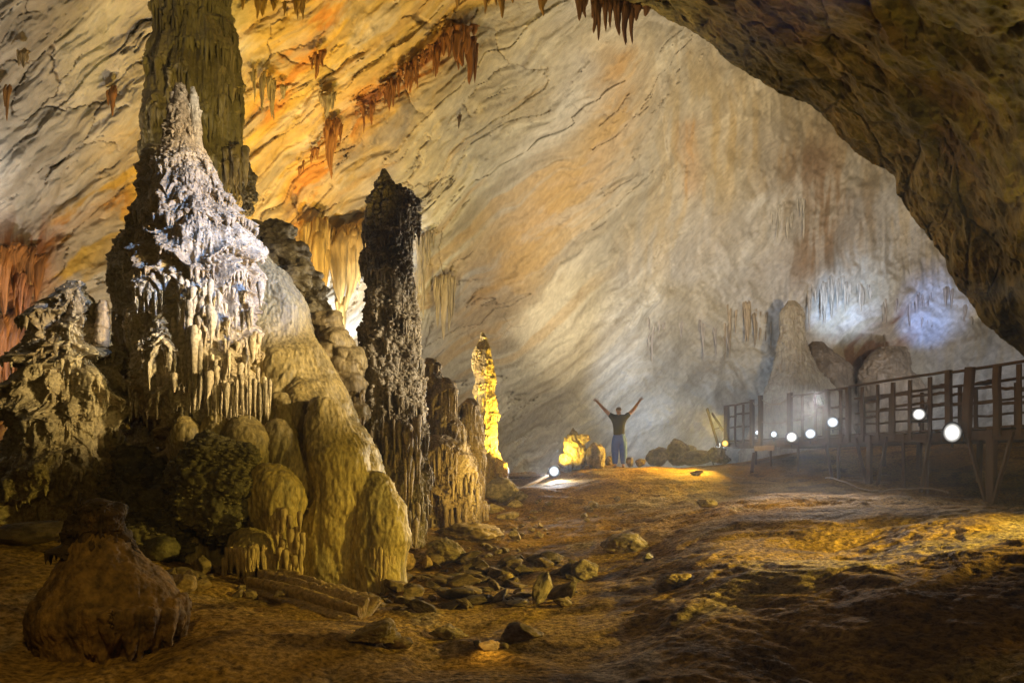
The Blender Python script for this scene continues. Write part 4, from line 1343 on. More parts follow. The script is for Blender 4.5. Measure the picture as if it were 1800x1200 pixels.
# big far stalagmites and mounds in the haze
mb = MB()
k = lathe([(528, 1385, 1398), (540, 1376, 1408), (570, 1372, 1412), (610, 1370, 1418), (650, 1366, 1440), (690, 1350, 1470), (740, 1330, 1490), (800, 1310, 1500), (850, 1300, 1510)], 40, 260, 300, 0.6, 70,
          lump=(0.2, 0.4), tier=(0.1, 0.4, 1), flute=(0.10, 2, 0.3), pop=(0.0, 3), fine=(0.04, 5), cols=((0.34, 0.30, 0.23), (0.29, 0.245, 0.18), (0.25, 0.2, 0.14)))
core_mesh(mb, k)
tag(mb.build('stalagmite', M_CURT), 'broad based tan stalagmite far off in the haze behind the walkway', 'stalagmite')
for i, (lab, pr, d) in enumerate([
    ('dark brown conical mound in the haze right of the far tan stalagmite', [(600, 1430, 1450), (612, 1420, 1462), (640, 1410, 1490), (680, 1405, 1500), (760, 1400, 1510), (840, 1400, 1510)], 41),
    ('brown rounded mound against the far wall beside the blue lit hollow', [(610, 1550, 1590), (624, 1530, 1600), (660, 1515, 1612), (720, 1510, 1620), (840, 1500, 1630)], 40)]):
    mb = MB()
    k = lathe(pr, d, 240, 240, 0.6, 72 + i, lump=(0.3, 0.5), tier=(0.1, 0.5, 1), flute=(0.08, 2, 0.4), pop=(0.0, 3), fine=(0.05, 5), cols=((0.15, 0.11, 0.07), (0.11, 0.08, 0.05), (0.20, 0.15, 0.10)))
    core_mesh(mb, k)
    tag(mb.build('rock_mound', M_CURT), lab, 'rock')
# ================================================================== loose rocks
def place_rock(name, label, px, py, rpx, seed, d=None, sink=0.12, flat=(1, .9, .7), rot=0.0, tilt=0.0, col=(0.26, 0.18, 0.095), facets=16, smoothk=0.0, rough=0.05, group=None, cat='rock', mat=None):
    p = ground_hit(px, py) if d is None else at(px, py, d)
    r = rpx / FPX * p[1]
    R = (r * flat[0], r * flat[1], r * flat[2])
    mb = MB()
    c = np.array([p[0], p[1], p[2] + R[2] * (1 - sink * 2)])
    rock(mb, c, R, seed, rot, tilt, facets, col, rough, smoothk)
    return tag(mb.build(name, mat or M_ROCK), label, cat, group)


SL = 'flat_stone'
rocks = [
    ('boulder', 'pale rounded boulder half way up the muddy slope', 1098, 968, 38, dict(flat=(1, .9, .62), col=(0.36, 0.28, 0.19), smoothk=.15, rough=.12, sink=.25)),
    ('boulder', 'round brown boulder in the gully right of the leaning slab', 1030, 1012, 30, dict(flat=(1, .9, .7), col=(0.24, 0.18, 0.11), smoothk=.2, rough=.12, sink=.25)),
    ('boulder', 'low domed ochre boulder on the slope above the dark hollow', 1188, 1030, 38, dict(flat=(1, .8, .5), col=(0.30, 0.21, 0.10), smoothk=.2, rough=.14, sink=.3)),
    (SL, 'upright leaning grey slab, tallest in the gully', 953, 1058, 30, dict(flat=(.55, .3, 1.1), rot=.3, tilt=.25, col=(0.30, 0.23, 0.14), facets=12)),
    (SL, 'sharp dark slab leaning beside the upright slab', 988, 1052, 30, dict(flat=(.95, .35, .55), rot=-.4, tilt=-.6, col=(0.20, 0.15, 0.085), facets=11)),
    ('boulder', 'knobbly round boulder below the brown stalagmite cluster', 785, 985, 34, dict(flat=(1, .9, .65), col=(0.24, 0.18, 0.09), rough=.16, smoothk=.4)),
    ('boulder', 'wide smooth ochre hump where the cluster meets the slope', 830, 945, 60, dict(flat=(1, .7, .36), col=(0.36, 0.26, 0.11), smoothk=.3, rough=.16, sink=.3)),
    ('boulder', 'grey rounded boulder just below the slim yellow stalagmite', 880, 878, 34, dict(flat=(1, .9, .66), col=(0.30, 0.25, 0.17), smoothk=.5, rough=.09)),
    ('rock', 'small grey rock right of the boulder under the slim yellow stalagmite', 916, 878, 12, dict(col=(0.30, 0.25, 0.17))),
    ('rock', 'small ridged white rock on the crest of the slope', 1242, 892, 17, dict(flat=(1, .8, .6), col=(0.45, 0.38, 0.28), rough=.15)),
    ('rock', 'tiny white lump on the path near the pale boulder', 1138, 984, 10, dict(col=(0.42, 0.36, 0.26))),
    ('rock', 'tan squared rock on the slope right of the ochre hump', 905, 950, 15, dict(col=(0.34, 0.27, 0.17))),
    ('rock', 'flat yellow rock among stones below the slim yellow stalagmite', 895, 912, 20, dict(flat=(1, .7, .4), col=(0.36, 0.28, 0.13))),
    ('rock', 'longish yellow rock lying left of the flat yellow rock', 862, 902, 20, dict(flat=(1.1, .7, .45), col=(0.36, 0.28, 0.13))),
    ('rock', 'upper small yellow stone under the grey boulder', 905, 890, 11, dict(flat=(1.2, .8, .6), col=(0.38, 0.3, 0.15))),
    (SL, 'amber lit thin slab standing in the gully', 895, 1030, 16, dict(flat=(.75, .35, .8), tilt=-.4, col=(0.36, 0.25, 0.10), facets=12)),
    ('rock', 'low brown cone shaped rock in front of the rubble', 915, 1125, 36, dict(flat=(1, .8, .5), col=(0.2, 0.14, 0.075))),
    ('rock', 'fan grooved pale stone low in the middle foreground', 785, 1122, 34, dict(flat=(1, .7, .42), col=(0.30, 0.22, 0.12), rough=.13)),
    ('rock', 'pointed brown stone left of the fan grooved one', 706, 1138, 26, dict(flat=(1.1, .7, .5), col=(0.27, 0.19, 0.10))),
    ('rock', 'ribbed low mound of sinter below the end of the fallen column', 655, 1132, 44, dict(flat=(1, .8, .55), col=(0.30, 0.22, 0.11), rough=.14)),
    ('rock', 'blocky amber rock beside the shiny pale dome', 318, 1045, 28, dict(flat=(1, .9, .75), col=(0.38, 0.26, 0.11))),
    ('rock', 'square brown rock right of the blocky amber one', 352, 1038, 22, dict(flat=(1, .9, .6), col=(0.33, 0.23, 0.10))),
    ('rock', 'brown rock perched behind the blocky amber rock', 353, 1006, 20, dict(flat=(1, .9, .9), col=(0.27, 0.2, 0.10))),
    ('boulder', 'dark smooth boulder in the shade of the cave coral', 285, 985, 34, dict(flat=(1, .9, .75), col=(0.14, 0.12, 0.06), smoothk=.7)),
    ('rock', 'thin pale stone finger left of the mushroom stalagmite head', 118, 955, 16, dict(flat=(.6, .5, 1.1), tilt=-.5, col=(0.36, 0.24, 0.12), smoothk=.4)),
    ('boulder', 'long dark boulder at the left edge behind the mushroom stalagmite', 50, 955, 70, dict(flat=(1.1, .7, .35), col=(0.15, 0.11, 0.06), smoothk=.4)),
    ('rock', 'pale cone shaped stub between the tall dark stalagmite and the knobbly boulder', 752, 1000, 12, dict(flat=(.8, .8, 1.2), col=(0.36, 0.24, 0.11), smoothk=.5)),
    ('rock', 'amber stub at the right foot of the flowstone', 715, 1000, 18, dict(flat=(1, .9, .9), col=(0.36, 0.23, 0.10), smoothk=.5)),
    ('rock', 'pale rounded knob at the foot of the tall dark stalagmite', 722, 950, 16, dict(flat=(.8, .8, 1.2), col=(0.36, 0.27, 0.15), smoothk=.6)),
    ('rock', 'low grey stone near the crest left of the walkway end', 1225, 835, 10, dict(flat=(1.3, .8, .5), col=(0.34, 0.27, 0.18))),
    ('rock', 'small flat pale stone against the right shoulder of the pale boulder', 1125, 965, 14, dict(flat=(1.2, .9, .6), col=(0.36, 0.29, 0.2))),
]
for i, (nm, lab, px, py, r, kw) in enumerate(rocks):
    place_rock(nm, lab, px, py, r, 200 + i, **kw)

g = np.random.default_rng(77)
n = 0
while n < 135:
    px, py = g.uniform(640, 1010), g.uniform(985, 1075)
    if py < 1010 and px < 730:
        continue
    if abs(px - 953) < 34 and py > 1010:
        continue
    n += 1
    r = np.exp(g.uniform(math.log(6), math.log(25)))
    place_rock('broken_stone', 'broken dark slab among the rubble in the gully', px, py, r, 300 + n, flat=(g.uniform(.8, 1.5), g.uniform(.5, .9), g.uniform(.2, .6)),
               rot=g.uniform(-.8, .8), tilt=g.normal(0, .35), facets=int(g.integers(7, 11)), rough=.07, col=np.array((0.145, 0.10, 0.05)) * g.uniform(.75, 1.35), group='broken slabs in the gully')
for n in range(60):
    px, py = g.uniform(840, 1150), g.uniform(880, 985)
    if px > 900 + 1.6 * (985 - py) + 40:
        px -= 160
    place_rock('stone', 'small brown stone scattered on the muddy slope', px, py, np.exp(g.uniform(math.log(3), math.log(9))), 420 + n, flat=(g.uniform(.9, 1.3), .9, g.uniform(.5, .8)), rot=g.uniform(0, 3),
               col=np.array((0.28, 0.21, 0.12)) * g.uniform(.8, 1.3), group='small stones on the slope')
for n in range(26):
    px, py = g.uniform(300, 640), g.uniform(1000, 1050)
    py += (px - 300) * .04
    place_rock('stone', 'small dark stone at the foot of the flowstone', px, py, np.exp(g.uniform(math.log(7), math.log(22))), 520 + n, flat=(g.uniform(.9, 1.4), .8, g.uniform(.5, .9)), rot=g.uniform(0, 3), tilt=g.normal(0, .3),
               col=np.array((0.21, 0.15, 0.08)) * g.uniform(.8, 1.3), group='dark stones at the foot of the flowstone')

# shiny pale dome
mb = MB()
blob(mb, at(277, 1020, 5.9), (.075, .07, .095), 801, .05, 1.5, .01, 6, col=((0.55, 0.56, 0.5), (0.42, 0.45, 0.38)))
M_WET = rock_mat('wet_calcite', bump=0.15, scale=18, rough=0.25, spec=0.6, dist=0.01, var=0.15)
tag(mb.build('calcite_dome', M_WET), 'shiny pale greenish dome half hidden behind the mushroom stalagmite', 'rock')

# yellow lit rock near the person
mb = MB()
rock(mb, at(1012, 797, 19.3), (.34, .34, .62), 811, .2, -.12, 18, (0.46, 0.36, 0.17), .16, .35)
rock(mb, at(995, 814, 19.2), (.26, .3, .3), 812, .5, .1, 18, (0.46, 0.36, 0.17), .16, .35)
rock(mb, at(1022, 772, 19.3), (.22, .22, .2), 813, .8, .2, 16, (0.44, 0.34, 0.16), .16, .4)
tag(mb.build('rock', M_ROCK), 'pointed rock lit bright yellow to the left of the person', 'rock')
mb = MB()
rock(mb, at(1046, 803, 19.2), (.34, .3, .42), 815, .1, .1, 20, (0.34, 0.27, 0.17), .14, .4)
tag(mb.build('rock', M_ROCK), 'shaded tan rock between the yellow lit rock and the person', 'rock')
for i, (lab, px, py, rx, rz) in enumerate([('short squat stump of stone just left of the person', 1071, 811, .12, .17), ('short stone stump just right of the person', 1107, 811, .12, .15),
                                           ('second stone stump right of the person, lower and wider', 1126, 813, .16, .12)]):
    mb = MB()
    rock(mb, at(px, py, 19.9), (rx, rx, rz), 820 + i, .3, 0, 14, (0.30, 0.22, 0.14), .1, .5)
    tag(mb.build('stone_stump', M_ROCK), lab, 'rock')
for i, (lab, px, py, rx, rz, d) in enumerate([('rounded far rock in blue haze right of the stone stumps', 1156, 803, .45, .36, 25), ('largest domed far rock in the blue haze', 1193, 795, .50, .52, 25.5),
                                              ('wide low far rock in front of the blue lit wall', 1222, 804, .75, .32, 25), ('little far rock behind the largest domed one', 1211, 796, .36, .32, 26)]):
    mb = MB()
    rock(mb, at(px, py, d), (rx, rx, rz), 830 + i, .3, 0, 22, (0.24, 0.17, 0.12), .1, .5)
    tag(mb.build('boulder', M_ROCK), lab, 'rock')
for i, (lab, px, py, rx, rz) in enumerate([('dark jagged rock under the leaning plank at the walkway end', 1262, 800, .30, .26), ('pale chipped rock at the foot of the white floodlights', 1272, 808, .22, .17)]):
    mb = MB()
    rock(mb, at(px, py, 21.2), (rx, rx, rz), 840 + i, .3, 0, 12, (0.36, 0.30, 0.22) if i else (0.22, 0.17, 0.11), .12, .1)
    tag(mb.build('rock', M_ROCK), lab, 'rock')


# ================================================================== timber helpers
def beam(mb, p0, p1, w, h, up=(0, 0, 1), col=(0.1, 0.08, 0.05), nseg=5, wob=0.006, seed=0):
    """squared timber between two points, slightly bowed and worn"""
    p0, p1 = np.asarray(p0, float), np.asarray(p1, float)
    ax = p1 - p0
    L = np.linalg.norm(ax)
    ax = ax / L
    up = np.asarray(up, float)
    up = up - ax * up.dot(ax)
    up /= np.linalg.norm(up)
    sd = np.cross(ax, up)
    g = np.random.default_rng(seed + int(abs(p0[0] * 971 + p0[2] * 313 + p1[1] * 77)))
    b = min(w, h) * 0.12
    sec = [(-w / 2 + b, -h / 2), (w / 2 - b, -h / 2), (w / 2, -h / 2 + b), (w / 2, h / 2 - b), (w / 2 - b, h / 2), (-w / 2 + b, h / 2), (-w / 2, h / 2 - b), (-w / 2, -h / 2 + b)]
    V = []
    for i in range(nseg + 1):
        o = g.normal(0, wob, 2) if 0 < i < nseg else np.zeros(2)
        for (a, c) in sec:
            V.append(p0 + ax * L * i / nseg + sd * (a + o[0]) + up * (c + o[1]))
    V = np.array(V)
    q = grid_faces(nseg + 1, 8, True)
    n0 = mb.n
    mb.add(V, q, col=col)
    for base, rev in ((n0, True), (n0 + nseg * 8, False)):
        idx = [base + i for i in range(8)]
        if rev:
            idx = idx[::-1]
        mb.Q.append(np.array([[idx[0], idx[1], idx[2], idx[3]], [idx[0], idx[3], idx[4], idx[7]], [idx[4], idx[5], idx[6], idx[7]]]))


def tube(mb, pts, r, sides=8, col=(0.3, 0.24, 0.17)):
    pts = np.asarray(pts, float)
    n = len(pts)
    tg = np.gradient(pts, axis=0)
    tg /= np.linalg.norm(tg, axis=1)[:, None]
    ref = np.array([0.3, 0.2, 1.0])
    s = np.cross(tg, ref)
    s /= np.linalg.norm(s, axis=1)[:, None]
    u = np.cross(s, tg)
    a = np.linspace(0, 2 * math.pi, sides, endpoint=False)
    rr = np.broadcast_to(np.asarray(r, float), (n,))
    V = pts[:, None] + (s[:, None] * np.cos(a)[None, :, None] + u[:, None] * np.sin(a)[None, :, None]) * rr[:, None, None]
    mb.add(V, grid_faces(n, sides, True)[:, ::-1], col=col)
    for row, rev in ((0, False), (n - 1, True)):
        b = mb.n
        mb.add(np.concatenate([[pts[row]], V[row]]), col=col)
        i = np.arange(sides)
        f = np.stack([np.full(sides, b), b + 1 + i, b + 1 + (i + 1) % sides], -1)
        mb.T.append(f if rev else f[:, ::-1])


# ================================================================== the boardwalk
WALK = np.array([-0.2235, 0.9747, 0.0])
RIGHT = np.array([0.9747, 0.2235, 0.0])
DECKZ, RAILZ = EYE + 0.64, EYE + 1.70


def walk_pt(px, z=0.0, off=0.0):
    """point on the near edge of the walkway seen at photo column px, pushed off metres to its far side"""
    k = (px - 900) / FPX
    y = 11.555 / (k + 0.2293)
    return np.array([k * y, y, z]) + RIGHT * off


def build_boardwalk():
    root = empty('boardwalk', walk_pt(1500, ground(*walk_pt(1500)[:2])), 'dark wooden boardwalk with plank railings on thin stilts', 'boardwalk')

    def part(name, fn, mat=M_WOOD):
        mb = MB()
        fn(mb)
        return mb.build(name, mat, root, smooth=False)
    a, b = walk_pt(1278, DECKZ - .03), walk_pt(2150, DECKZ - .03)
    Wd = 1.9

    def deck(mb):
        Ltot = np.linalg.norm(b - a)
        n = int(Ltot / .17)
        for i in range(n):
            p = a + (b - a) * (i + .5) / n
            j = rng.normal(0, .02)
            beam(mb, p - RIGHT * (.06 + j), p + RIGHT * (Wd + .05 + j), .155, .04, col=(.1, .08, .05), nseg=2, wob=.002)
    part('deck', deck)
    part('deck_joist', lambda mb: beam(mb, a + np.array([0, 0, -.14]), b + np.array([0, 0, -.14]), .07, .18, nseg=24, wob=.01))
    part('deck_joist', lambda mb: beam(mb, a + RIGHT * Wd + np.array([0, 0, -.14]), b + RIGHT * Wd + np.array([0, 0, -.14]), .07, .18, nseg=24, wob=.01))

    def post(px, w, zt=RAILZ, zb=DECKZ - .2, off=-.045, lean=0.0, name='railing_post', dep=.05):
        p = walk_pt(px, zb, off)
        wm = w / FPX * p[1]
        q = walk_pt(px, zt, off) - WALK * lean
        return part(name, lambda mb: beam(mb, p, q, wm, dep, up=RIGHT, nseg=4, wob=.005))
    for px, w, zt in [(1280, 12, RAILZ + .02), (1325, 9, RAILZ + .08), (1340, 9, RAILZ + .16), (1392, 10, RAILZ + .10), (1458, 9, RAILZ + .05), (1495, 9, RAILZ + .03), (1672, 11, RAILZ + .06), (1758, 12, RAILZ - .0),
                      (1850, 13, RAILZ + .05), (1960, 14, RAILZ + .05)]:
        post(px, w, zt, off=-.06, dep=.09)
    for px, w in [(1295, 4.5), (1309, 5), (1413, 6), (1436, 7), (1481, 6.5), (1519, 7), (1546, 6.5), (1573, 9), (1603, 8), (1638, 8), (1795, 9), (1822, 9), (1905, 9)]:
        post(px, w, RAILZ - .02, name='baluster', dep=.035)
    post(1705, 16, RAILZ + .05, off=-.10, lean=.10, name='railing_post', dep=.10)

    def rail(x0, x1, z0, z1, off=-.03, w=.09, h=.045, name='rail'):
        return part(name, lambda mb: beam(mb, walk_pt(x0, z0, off), walk_pt(x1, z1, off), w, h, nseg=8, wob=.006))
    rail(1280, 1325, RAILZ, RAILZ + .02, w=.08)
    rail(1392, 1496, RAILZ, RAILZ + .01)
    rail(1496, 1672, RAILZ + .035, RAILZ + .045)
    rail(1672, 2100, RAILZ + .01, RAILZ + .03)
    for x0, x1, f in [(1282, 1295, .68), (1295, 1325, .74), (1282, 1309, .36), (1309, 1325, .36), (1392, 1414, .4), (1413, 1436, .52), (1436, 1458, .66), (1458, 1481, .62), (1458, 1495, .35), (1481, 1497, .6),
                      (1519, 1546, .64), (1519, 1546, .33), (1546, 1603, .72), (1546, 1573, .46), (1573, 1638, .50), (1603, 1672, .66), (1638, 1672, .80), (1638, 1672, .46), (1672, 1705, .60), (1672, 1758, .42), (1705, 1758, .68),
                      (1758, 1800, .62), (1758, 1905, .36), (1795, 1850, .55)]:
        z = DECKZ + (RAILZ - DECKZ) * f
        rail(x0, x1, z, z + rng.normal(0, .015), off=-.01, w=.028, h=.055, name='rail_batten')
    # far railing
    for px in (1345, 1407, 1450, 1500, 1560, 1585, 1650, 1735, 1850, 1940):
        post(px, 7.5, RAILZ - rng.uniform(.02, .1), off=Wd, name='baluster', dep=.035)
    for f, w in ((1.0, .1), (.62, .03), (.34, .03)):
        z = DECKZ + (RAILZ - DECKZ) * f - .02
        part('rail', lambda mb: beam(mb, walk_pt(1395, z, Wd), walk_pt(2100, z, Wd), w, .05, nseg=20, wob=.012))
    for x0, x1, z0, z1 in [(1500, 1512, .3, .85), (1688, 1702, .2, 1.0), (1722, 1736, .1, .95)]:
        part('rail_brace', lambda mb: beam(mb, walk_pt(x0, DECKZ + z0, Wd), walk_pt(x1, DECKZ + z1, Wd), .03, .06, up=RIGHT))
    # stilts and their slanted struts
    for px, off, w in [(1318, .2, 3), (1355, .0, 3), (1404, -.02, 4), (1468, .1, 5), (1530, -.02, 9), (1550, 1.0, 6), (1590, -.02, 5), (1622, 1.4, 8), (1632, -.04, 5), (1700, 1.5, 7), (1745, -.02, 15), (1860, 0, 12), (1500, 1.8, 5), (1445, 1.8, 5)]:
        p = walk_pt(px, 0, off)
        zg = float(floor_z(p[0], p[1])) - .1
        post(px, w, DECKZ - .06, zg, off, name='stilt', dep=max(.05, w / FPX * p[1] * .8))
    for x0, x1, off in [(1508, 1528, -.05), (1562, 1545, -.05), (1455, 1467, -.06), (1640, 1622, -.06), (1704, 1738, -.06), (1785, 1750, -.06)]:
        p = walk_pt(x1, 0, off)
        zg = float(floor_z(p[0], p[1])) - .05
        part('strut', lambda mb: beam(mb, walk_pt(x0, DECKZ - .12, off), walk_pt(x1, zg, off), .05, .07, up=RIGHT))
    # pale plank nailed under the deck and the wide boards lying on the far rail
    part('board', lambda mb: beam(mb, walk_pt(1333, EYE + .36, -.12), walk_pt(1368, EYE + .36, -.12), .14, .03, up=RIGHT), M_PLANK)
    for px, z in ((1427, RAILZ - .1), (1612, RAILZ - .05), (1720, RAILZ + .02)):
        part('board', lambda mb: beam(mb, walk_pt(px - 12, z, Wd - .1), walk_pt(px + 12, z + .03, Wd - .1), .3, .06))
    # ropes closing the gap between the two short railings
    for z, sag in ((RAILZ - .02, .16), (DECKZ + .42, .06)):
        def rp(mb):
            t = np.linspace(0, 1, 24)[:, None]
            P = walk_pt(1343, z + .05, -.06) * (1 - t) + walk_pt(1390, z, -.06) * t
            P[:, 2] -= sag * 4 * t[:, 0] * (1 - t[:, 0])
            tube(mb, P, .014, 6)
        part('rope', rp, M_ROPE)

    def rp2(mb):
        t = np.linspace(0, 1, 12)[:, None]
        P = walk_pt(1327, RAILZ, -.06) * (1 - t) + walk_pt(1339, RAILZ, -.06) * t
        P[:, 2] -= .12 * 4 * t[:, 0] * (1 - t[:, 0])
        tube(mb, P, .014, 6)
    part('rope', rp2, M_ROPE)
    return root


build_boardwalk()
mb = MB()
p, q = walk_pt(1276, EYE + .45, -.25), walk_pt(1258, EYE + 1.68, -.3)
beam(mb, p, q, .1, .04, up=RIGHT)
beam(mb, p + np.array([.14, 0, .5]), q + np.array([.16, 0, -.15]), .08, .035, up=RIGHT)
beam(mb, p + (q - p) * .45 + np.array([-.04, -.03, 0]), p + (q - p) * .45 + np.array([.22, -.03, .05]), .06, .03)
tag(mb.build('leaning_planks', M_WOOD, smooth=False), 'pair of grey planks leaning outward at the far end of the boardwalk', 'planks')
mb = MB()
p = ground_hit(1360, 838)
beam(mb, walk_pt(1354, 0, -.5) * np.array([1, 1, 0]) + np.array([0, 0, float(ground(*walk_pt(1354, 0, -.5)[:2])) + .45]), walk_pt(1374, 0, -.9) * np.array([1, 1, 0]) + np.array([0, 0, float(ground(*walk_pt(1374, 0, -.9)[:2])) + .03]), .09, .05)
tag(mb.build('plank', M_WOOD, smooth=False), 'dark loose plank propped against a stilt under the boardwalk', 'plank')
mb = MB()
t = np.linspace(0, 1, 60)
P = np.array([walk_pt(1480 + 200 * s, 0, -.45 - .3 * math.sin(s * 5)) for s in t])
P[:, 2] = floor_z(P[:, 0], P[:, 1]) + .08 + .06 * np.sin(t * 9)
tube(mb, P, .018, 6, (0.2, 0.17, 0.12))
tag(mb.build('cable', M_ROPE), 'slack pale cable trailing over the dark ground under the boardwalk', 'cable')

# pale boards beside the star bright floodlight on the mound
for i, (lab, p0, p1, w) in enumerate([('pale board running down the bank left of the mound floodlight', (918, 858, 17.6), (962, 836, 18.4), .10),
                                      ('flat pale board lying level left of the mound floodlight', (905, 836, 19.0), (958, 834, 18.9), .22)]):
    mb = MB()
    beam(mb, at(*p0), at(*p1), w, .05, nseg=4)
    tag(mb.build('board', M_PLANK, smooth=False), lab, 'board')
mb = MB()
for i in range(4):
    blob(mb, at(903 + i * 10, 836 - i * .6, 19.6), (.16, .14, .08), 860 + i, .25, 1.6, .06, 6, .1, 4, ((0.40, 0.28, 0.14), (0.3, 0.19, 0.09)))
tag(mb.build('rock', M_ROCK), 'low ragged amber lit rock ledge behind the pale boards', 'rock')

# ================================================================== lamps
G_WHITE = glow_mat('white_lamp_glass', (1.0, 0.97, 0.92), 3.4)
G_COOL = glow_mat('cool_lamp_glass', (0.86, 0.93, 1.0), 3.4)
G_AMBER = glow_mat('amber_lamp_glass', (1.0, 0.62, 0.12), 3.0)


def floodlight(pos, aim, r, glass, label, group='floodlights along the boardwalk', post=0.0, oval=1.0):
    root = empty('floodlight', pos, label, 'floodlight', group)
    ax = np.asarray(aim, float)
    ax /= np.linalg.norm(ax)
    pos = np.asarray(pos, float)
    up = np.array([0, 0, 1.0]) - ax * ax[2]
    up /= np.linalg.norm(up)
    sd = np.cross(up, ax)
    a = np.linspace(0, 2 * math.pi, 28, endpoint=False)

    def ring(rr, t):
        return pos + ax * t + (np.cos(a)[:, None] * sd + np.sin(a)[:, None] * up * oval) * rr
    mb = MB()
    V = np.stack([ring(r * .25, -r * 1.1), ring(r * .6, -r * 1.05), ring(r * .95, -r * .45), ring(r * 1.05, 0), ring(r * 1.12, .005), ring(r * 1.12, .03), ring(r * 1.0, .03), ring(r * 1.0, .005)])
    mb.add(V, grid_faces(8, 28, True)[:, ::-1])
    mb.build('housing', M_METAL, root)
    mb = MB()
    V = np.stack([ring(r * .98, .006), ring(r * .85, .012), ring(r * .7, .02), ring(r * .35, .03), ring(r * .02, .034)])
    mb.add(V, grid_faces(5, 28, True)[:, ::-1], col=np.repeat(np.array([.02, .11, .33, .8, .95])[:, None, None], 28, 1) * np.ones(3))
    mb.build('lens', glass, root)
    mb = MB()
    tube(mb, [pos + sd * r * 1.15, pos + sd * r * 1.2 - up * r * 1.3, pos - sd * r * 1.2 - up * r * 1.3, pos - sd * r * 1.15], .014, 6)
    tube(mb, [pos - up * r * 1.3, pos - np.array([0, 0, r * 1.35 + max(post, .08)])], .02, 6)
    mb.build('bracket', M_METAL, root)
    return root


TOCAM = lambda p, a=.0: np.array([-p[0] + a, -p[1], -.4])


def lampat(px, py, off, aimx, r, glass, label, **kw):
    p = walk_pt(px, 0, off)
    p[2] = EYE + (810 - py) / FPX * p[1]
    return p, floodlight(p, TOCAM(p, aimx), r, glass, label, **kw)


lamps = {}
for key, px, py, off, aimx, r, gl, lab, kw in [
    ('star', 1440, 762, -.25, -1.0, .13, G_COOL, 'brightest bluish white floodlight on the deck edge, below the rope end of the railing', {}),
    ('rail', 1478, 742, -.22, -1.5, .13, G_COOL, 'white floodlight just above the deck, right of the brightest one', {}),
    ('oval', 1405, 768, -.22, -4.0, .14, G_WHITE, 'tilted oval white floodlight left of the brightest one', {}),
    ('back', 1630, 728, -.2, -2.0, .12, G_WHITE, 'round white floodlight up among the balusters on the right', {}),
    ('edge', 1697, 760, -.3, -1.0, .15, G_WHITE, 'largest white floodlight under the deck edge at the right', dict(oval=1.25)),
    ('amber', 1293, 779, -.35, -2.0, .11, G_AMBER, 'amber floodlight at the left end of the boardwalk', {}),
    ('small', 1318, 760, .25, -5.0, .075, G_COOL, 'small white lamp between the posts of the short railing', {}),
    ('tilt', 1372, 763, -.2, -7.0, .09, G_COOL, 'narrow tilted lamp at the rope gap in the railing', {})]:
    lamps[key], _ = lampat(px, py, off, aimx, r, gl, lab, **kw)
p = at(974, 828, 18.7)
lamps['mound'] = p
floodlight(p, np.array([.6, -18, -.5]), .15, G_COOL, 'star bright floodlight standing alone on the mound left of the yellow rock', group=None, post=.1)
for i, (px, py, lab) in enumerate([(1254, 796, 'white floodlight leaning at the walkway end, lowest of three'), (1264, 783, 'white floodlight at the walkway end, middle of three'), (1274, 784, 'slim tilted floodlight at the walkway end, rightmost of three')]):
    p = at(px, py, 21.9)
    lamps['end%d' % i] = p
    floodlight(p, np.array([-5, -1.5 - i, 2.0]), .13 - .02 * i, G_COOL, lab, group='floodlights at the walkway end', post=.2)
for i, (px, py, lab) in enumerate([(1770, 790, 'tiny white lamp far under the boardwalk'), (1762, 791, 'tiny amber lamp beside the tiny white one under the boardwalk')]):
    p = at(px, py, 19.0)
    floodlight(p, np.array([-p[0], -p[1], 0]), .035, G_AMBER if i else G_WHITE, lab, group=None)

# added glowing lump in the foreground, stands for an amber lit rock patch
p = ground_hit(861, 1138)
root = empty('glow_lump', p, 'small half buried amber glowing lump, standing for a lit rock patch in the foreground', 'lamp')
mb = MB()
blob(mb, p + np.array([0, 0, .01]), (.085, .06, .05), 870, .25, 1.5, .08, 5)
mb.build('lens', glow_mat('amber_ground_glow', (1.0, 0.45, 0.06), 1.3), root)
mb = MB()
for i in range(3):
    rock(mb, p + np.array([-.09 + .09 * i, .05, .0]), (.06, .05, .045), 880 + i, i, 0, 12, (0.2, 0.14, 0.07))
mb.build('stone_collar', M_ROCK, root)
lamps['ground'] = p
# ================================================================== the person, seen from behind with both arms raised
PX0, PD = 1088, 19.45
FOOT = at(PX0, 818, PD)
FOOT[2] = float(floor_z(FOOT[0], FOOT[1])) + .012
MPP = 1.74 / 107.0


def skin_body(name, chains, mat, parent, sub=2, root=0):
    """chains: list of lists of (key, xyz, radius); shared keys join the chains; grown by the Skin modifier"""
    idx, V, R, E = {}, [], [], []
    for ch in chains:
        prev = None
        for item in ch:
            key = item[0]
            if key not in idx:
                idx[key] = len(V)
                V.append(Vector(item[1]))
                R.append(item[2])
            if prev is not None:
                E.append((prev, idx[key]))
            prev = idx[key]
    me = bpy.data.meshes.new(name)
    me.from_pydata(V, E, [])
    o = bpy.data.objects.new(name, me)
    COL.objects.link(o)
    sk = o.modifiers.new('skin', 'SKIN')
    sk.use_smooth_shade = True
    for i, v in enumerate(me.skin_vertices[0].data):
        r = R[i] if isinstance(R[i], (tuple, list)) else (R[i], R[i])
        v.radius = r
        v.use_root = i == root
    ss = o.modifiers.new('sub', 'SUBSURF')
    ss.levels = sub
    ss.render_levels = sub
    me.materials.append(mat)
    bpy.context.view_layer.update()
    dg = bpy.context.evaluated_depsgraph_get()
    m2 = bpy.data.meshes.new_from_object(o.evaluated_get(dg), depsgraph=dg)
    m2.name = name
    bpy.data.objects.remove(o)
    o = bpy.data.objects.new(name, m2)
    m2.materials.clear()
    m2.materials.append(mat)
    for pl in m2.polygons:
        pl.use_smooth = True
    COL.objects.link(o)
    o.parent = parent
    return o


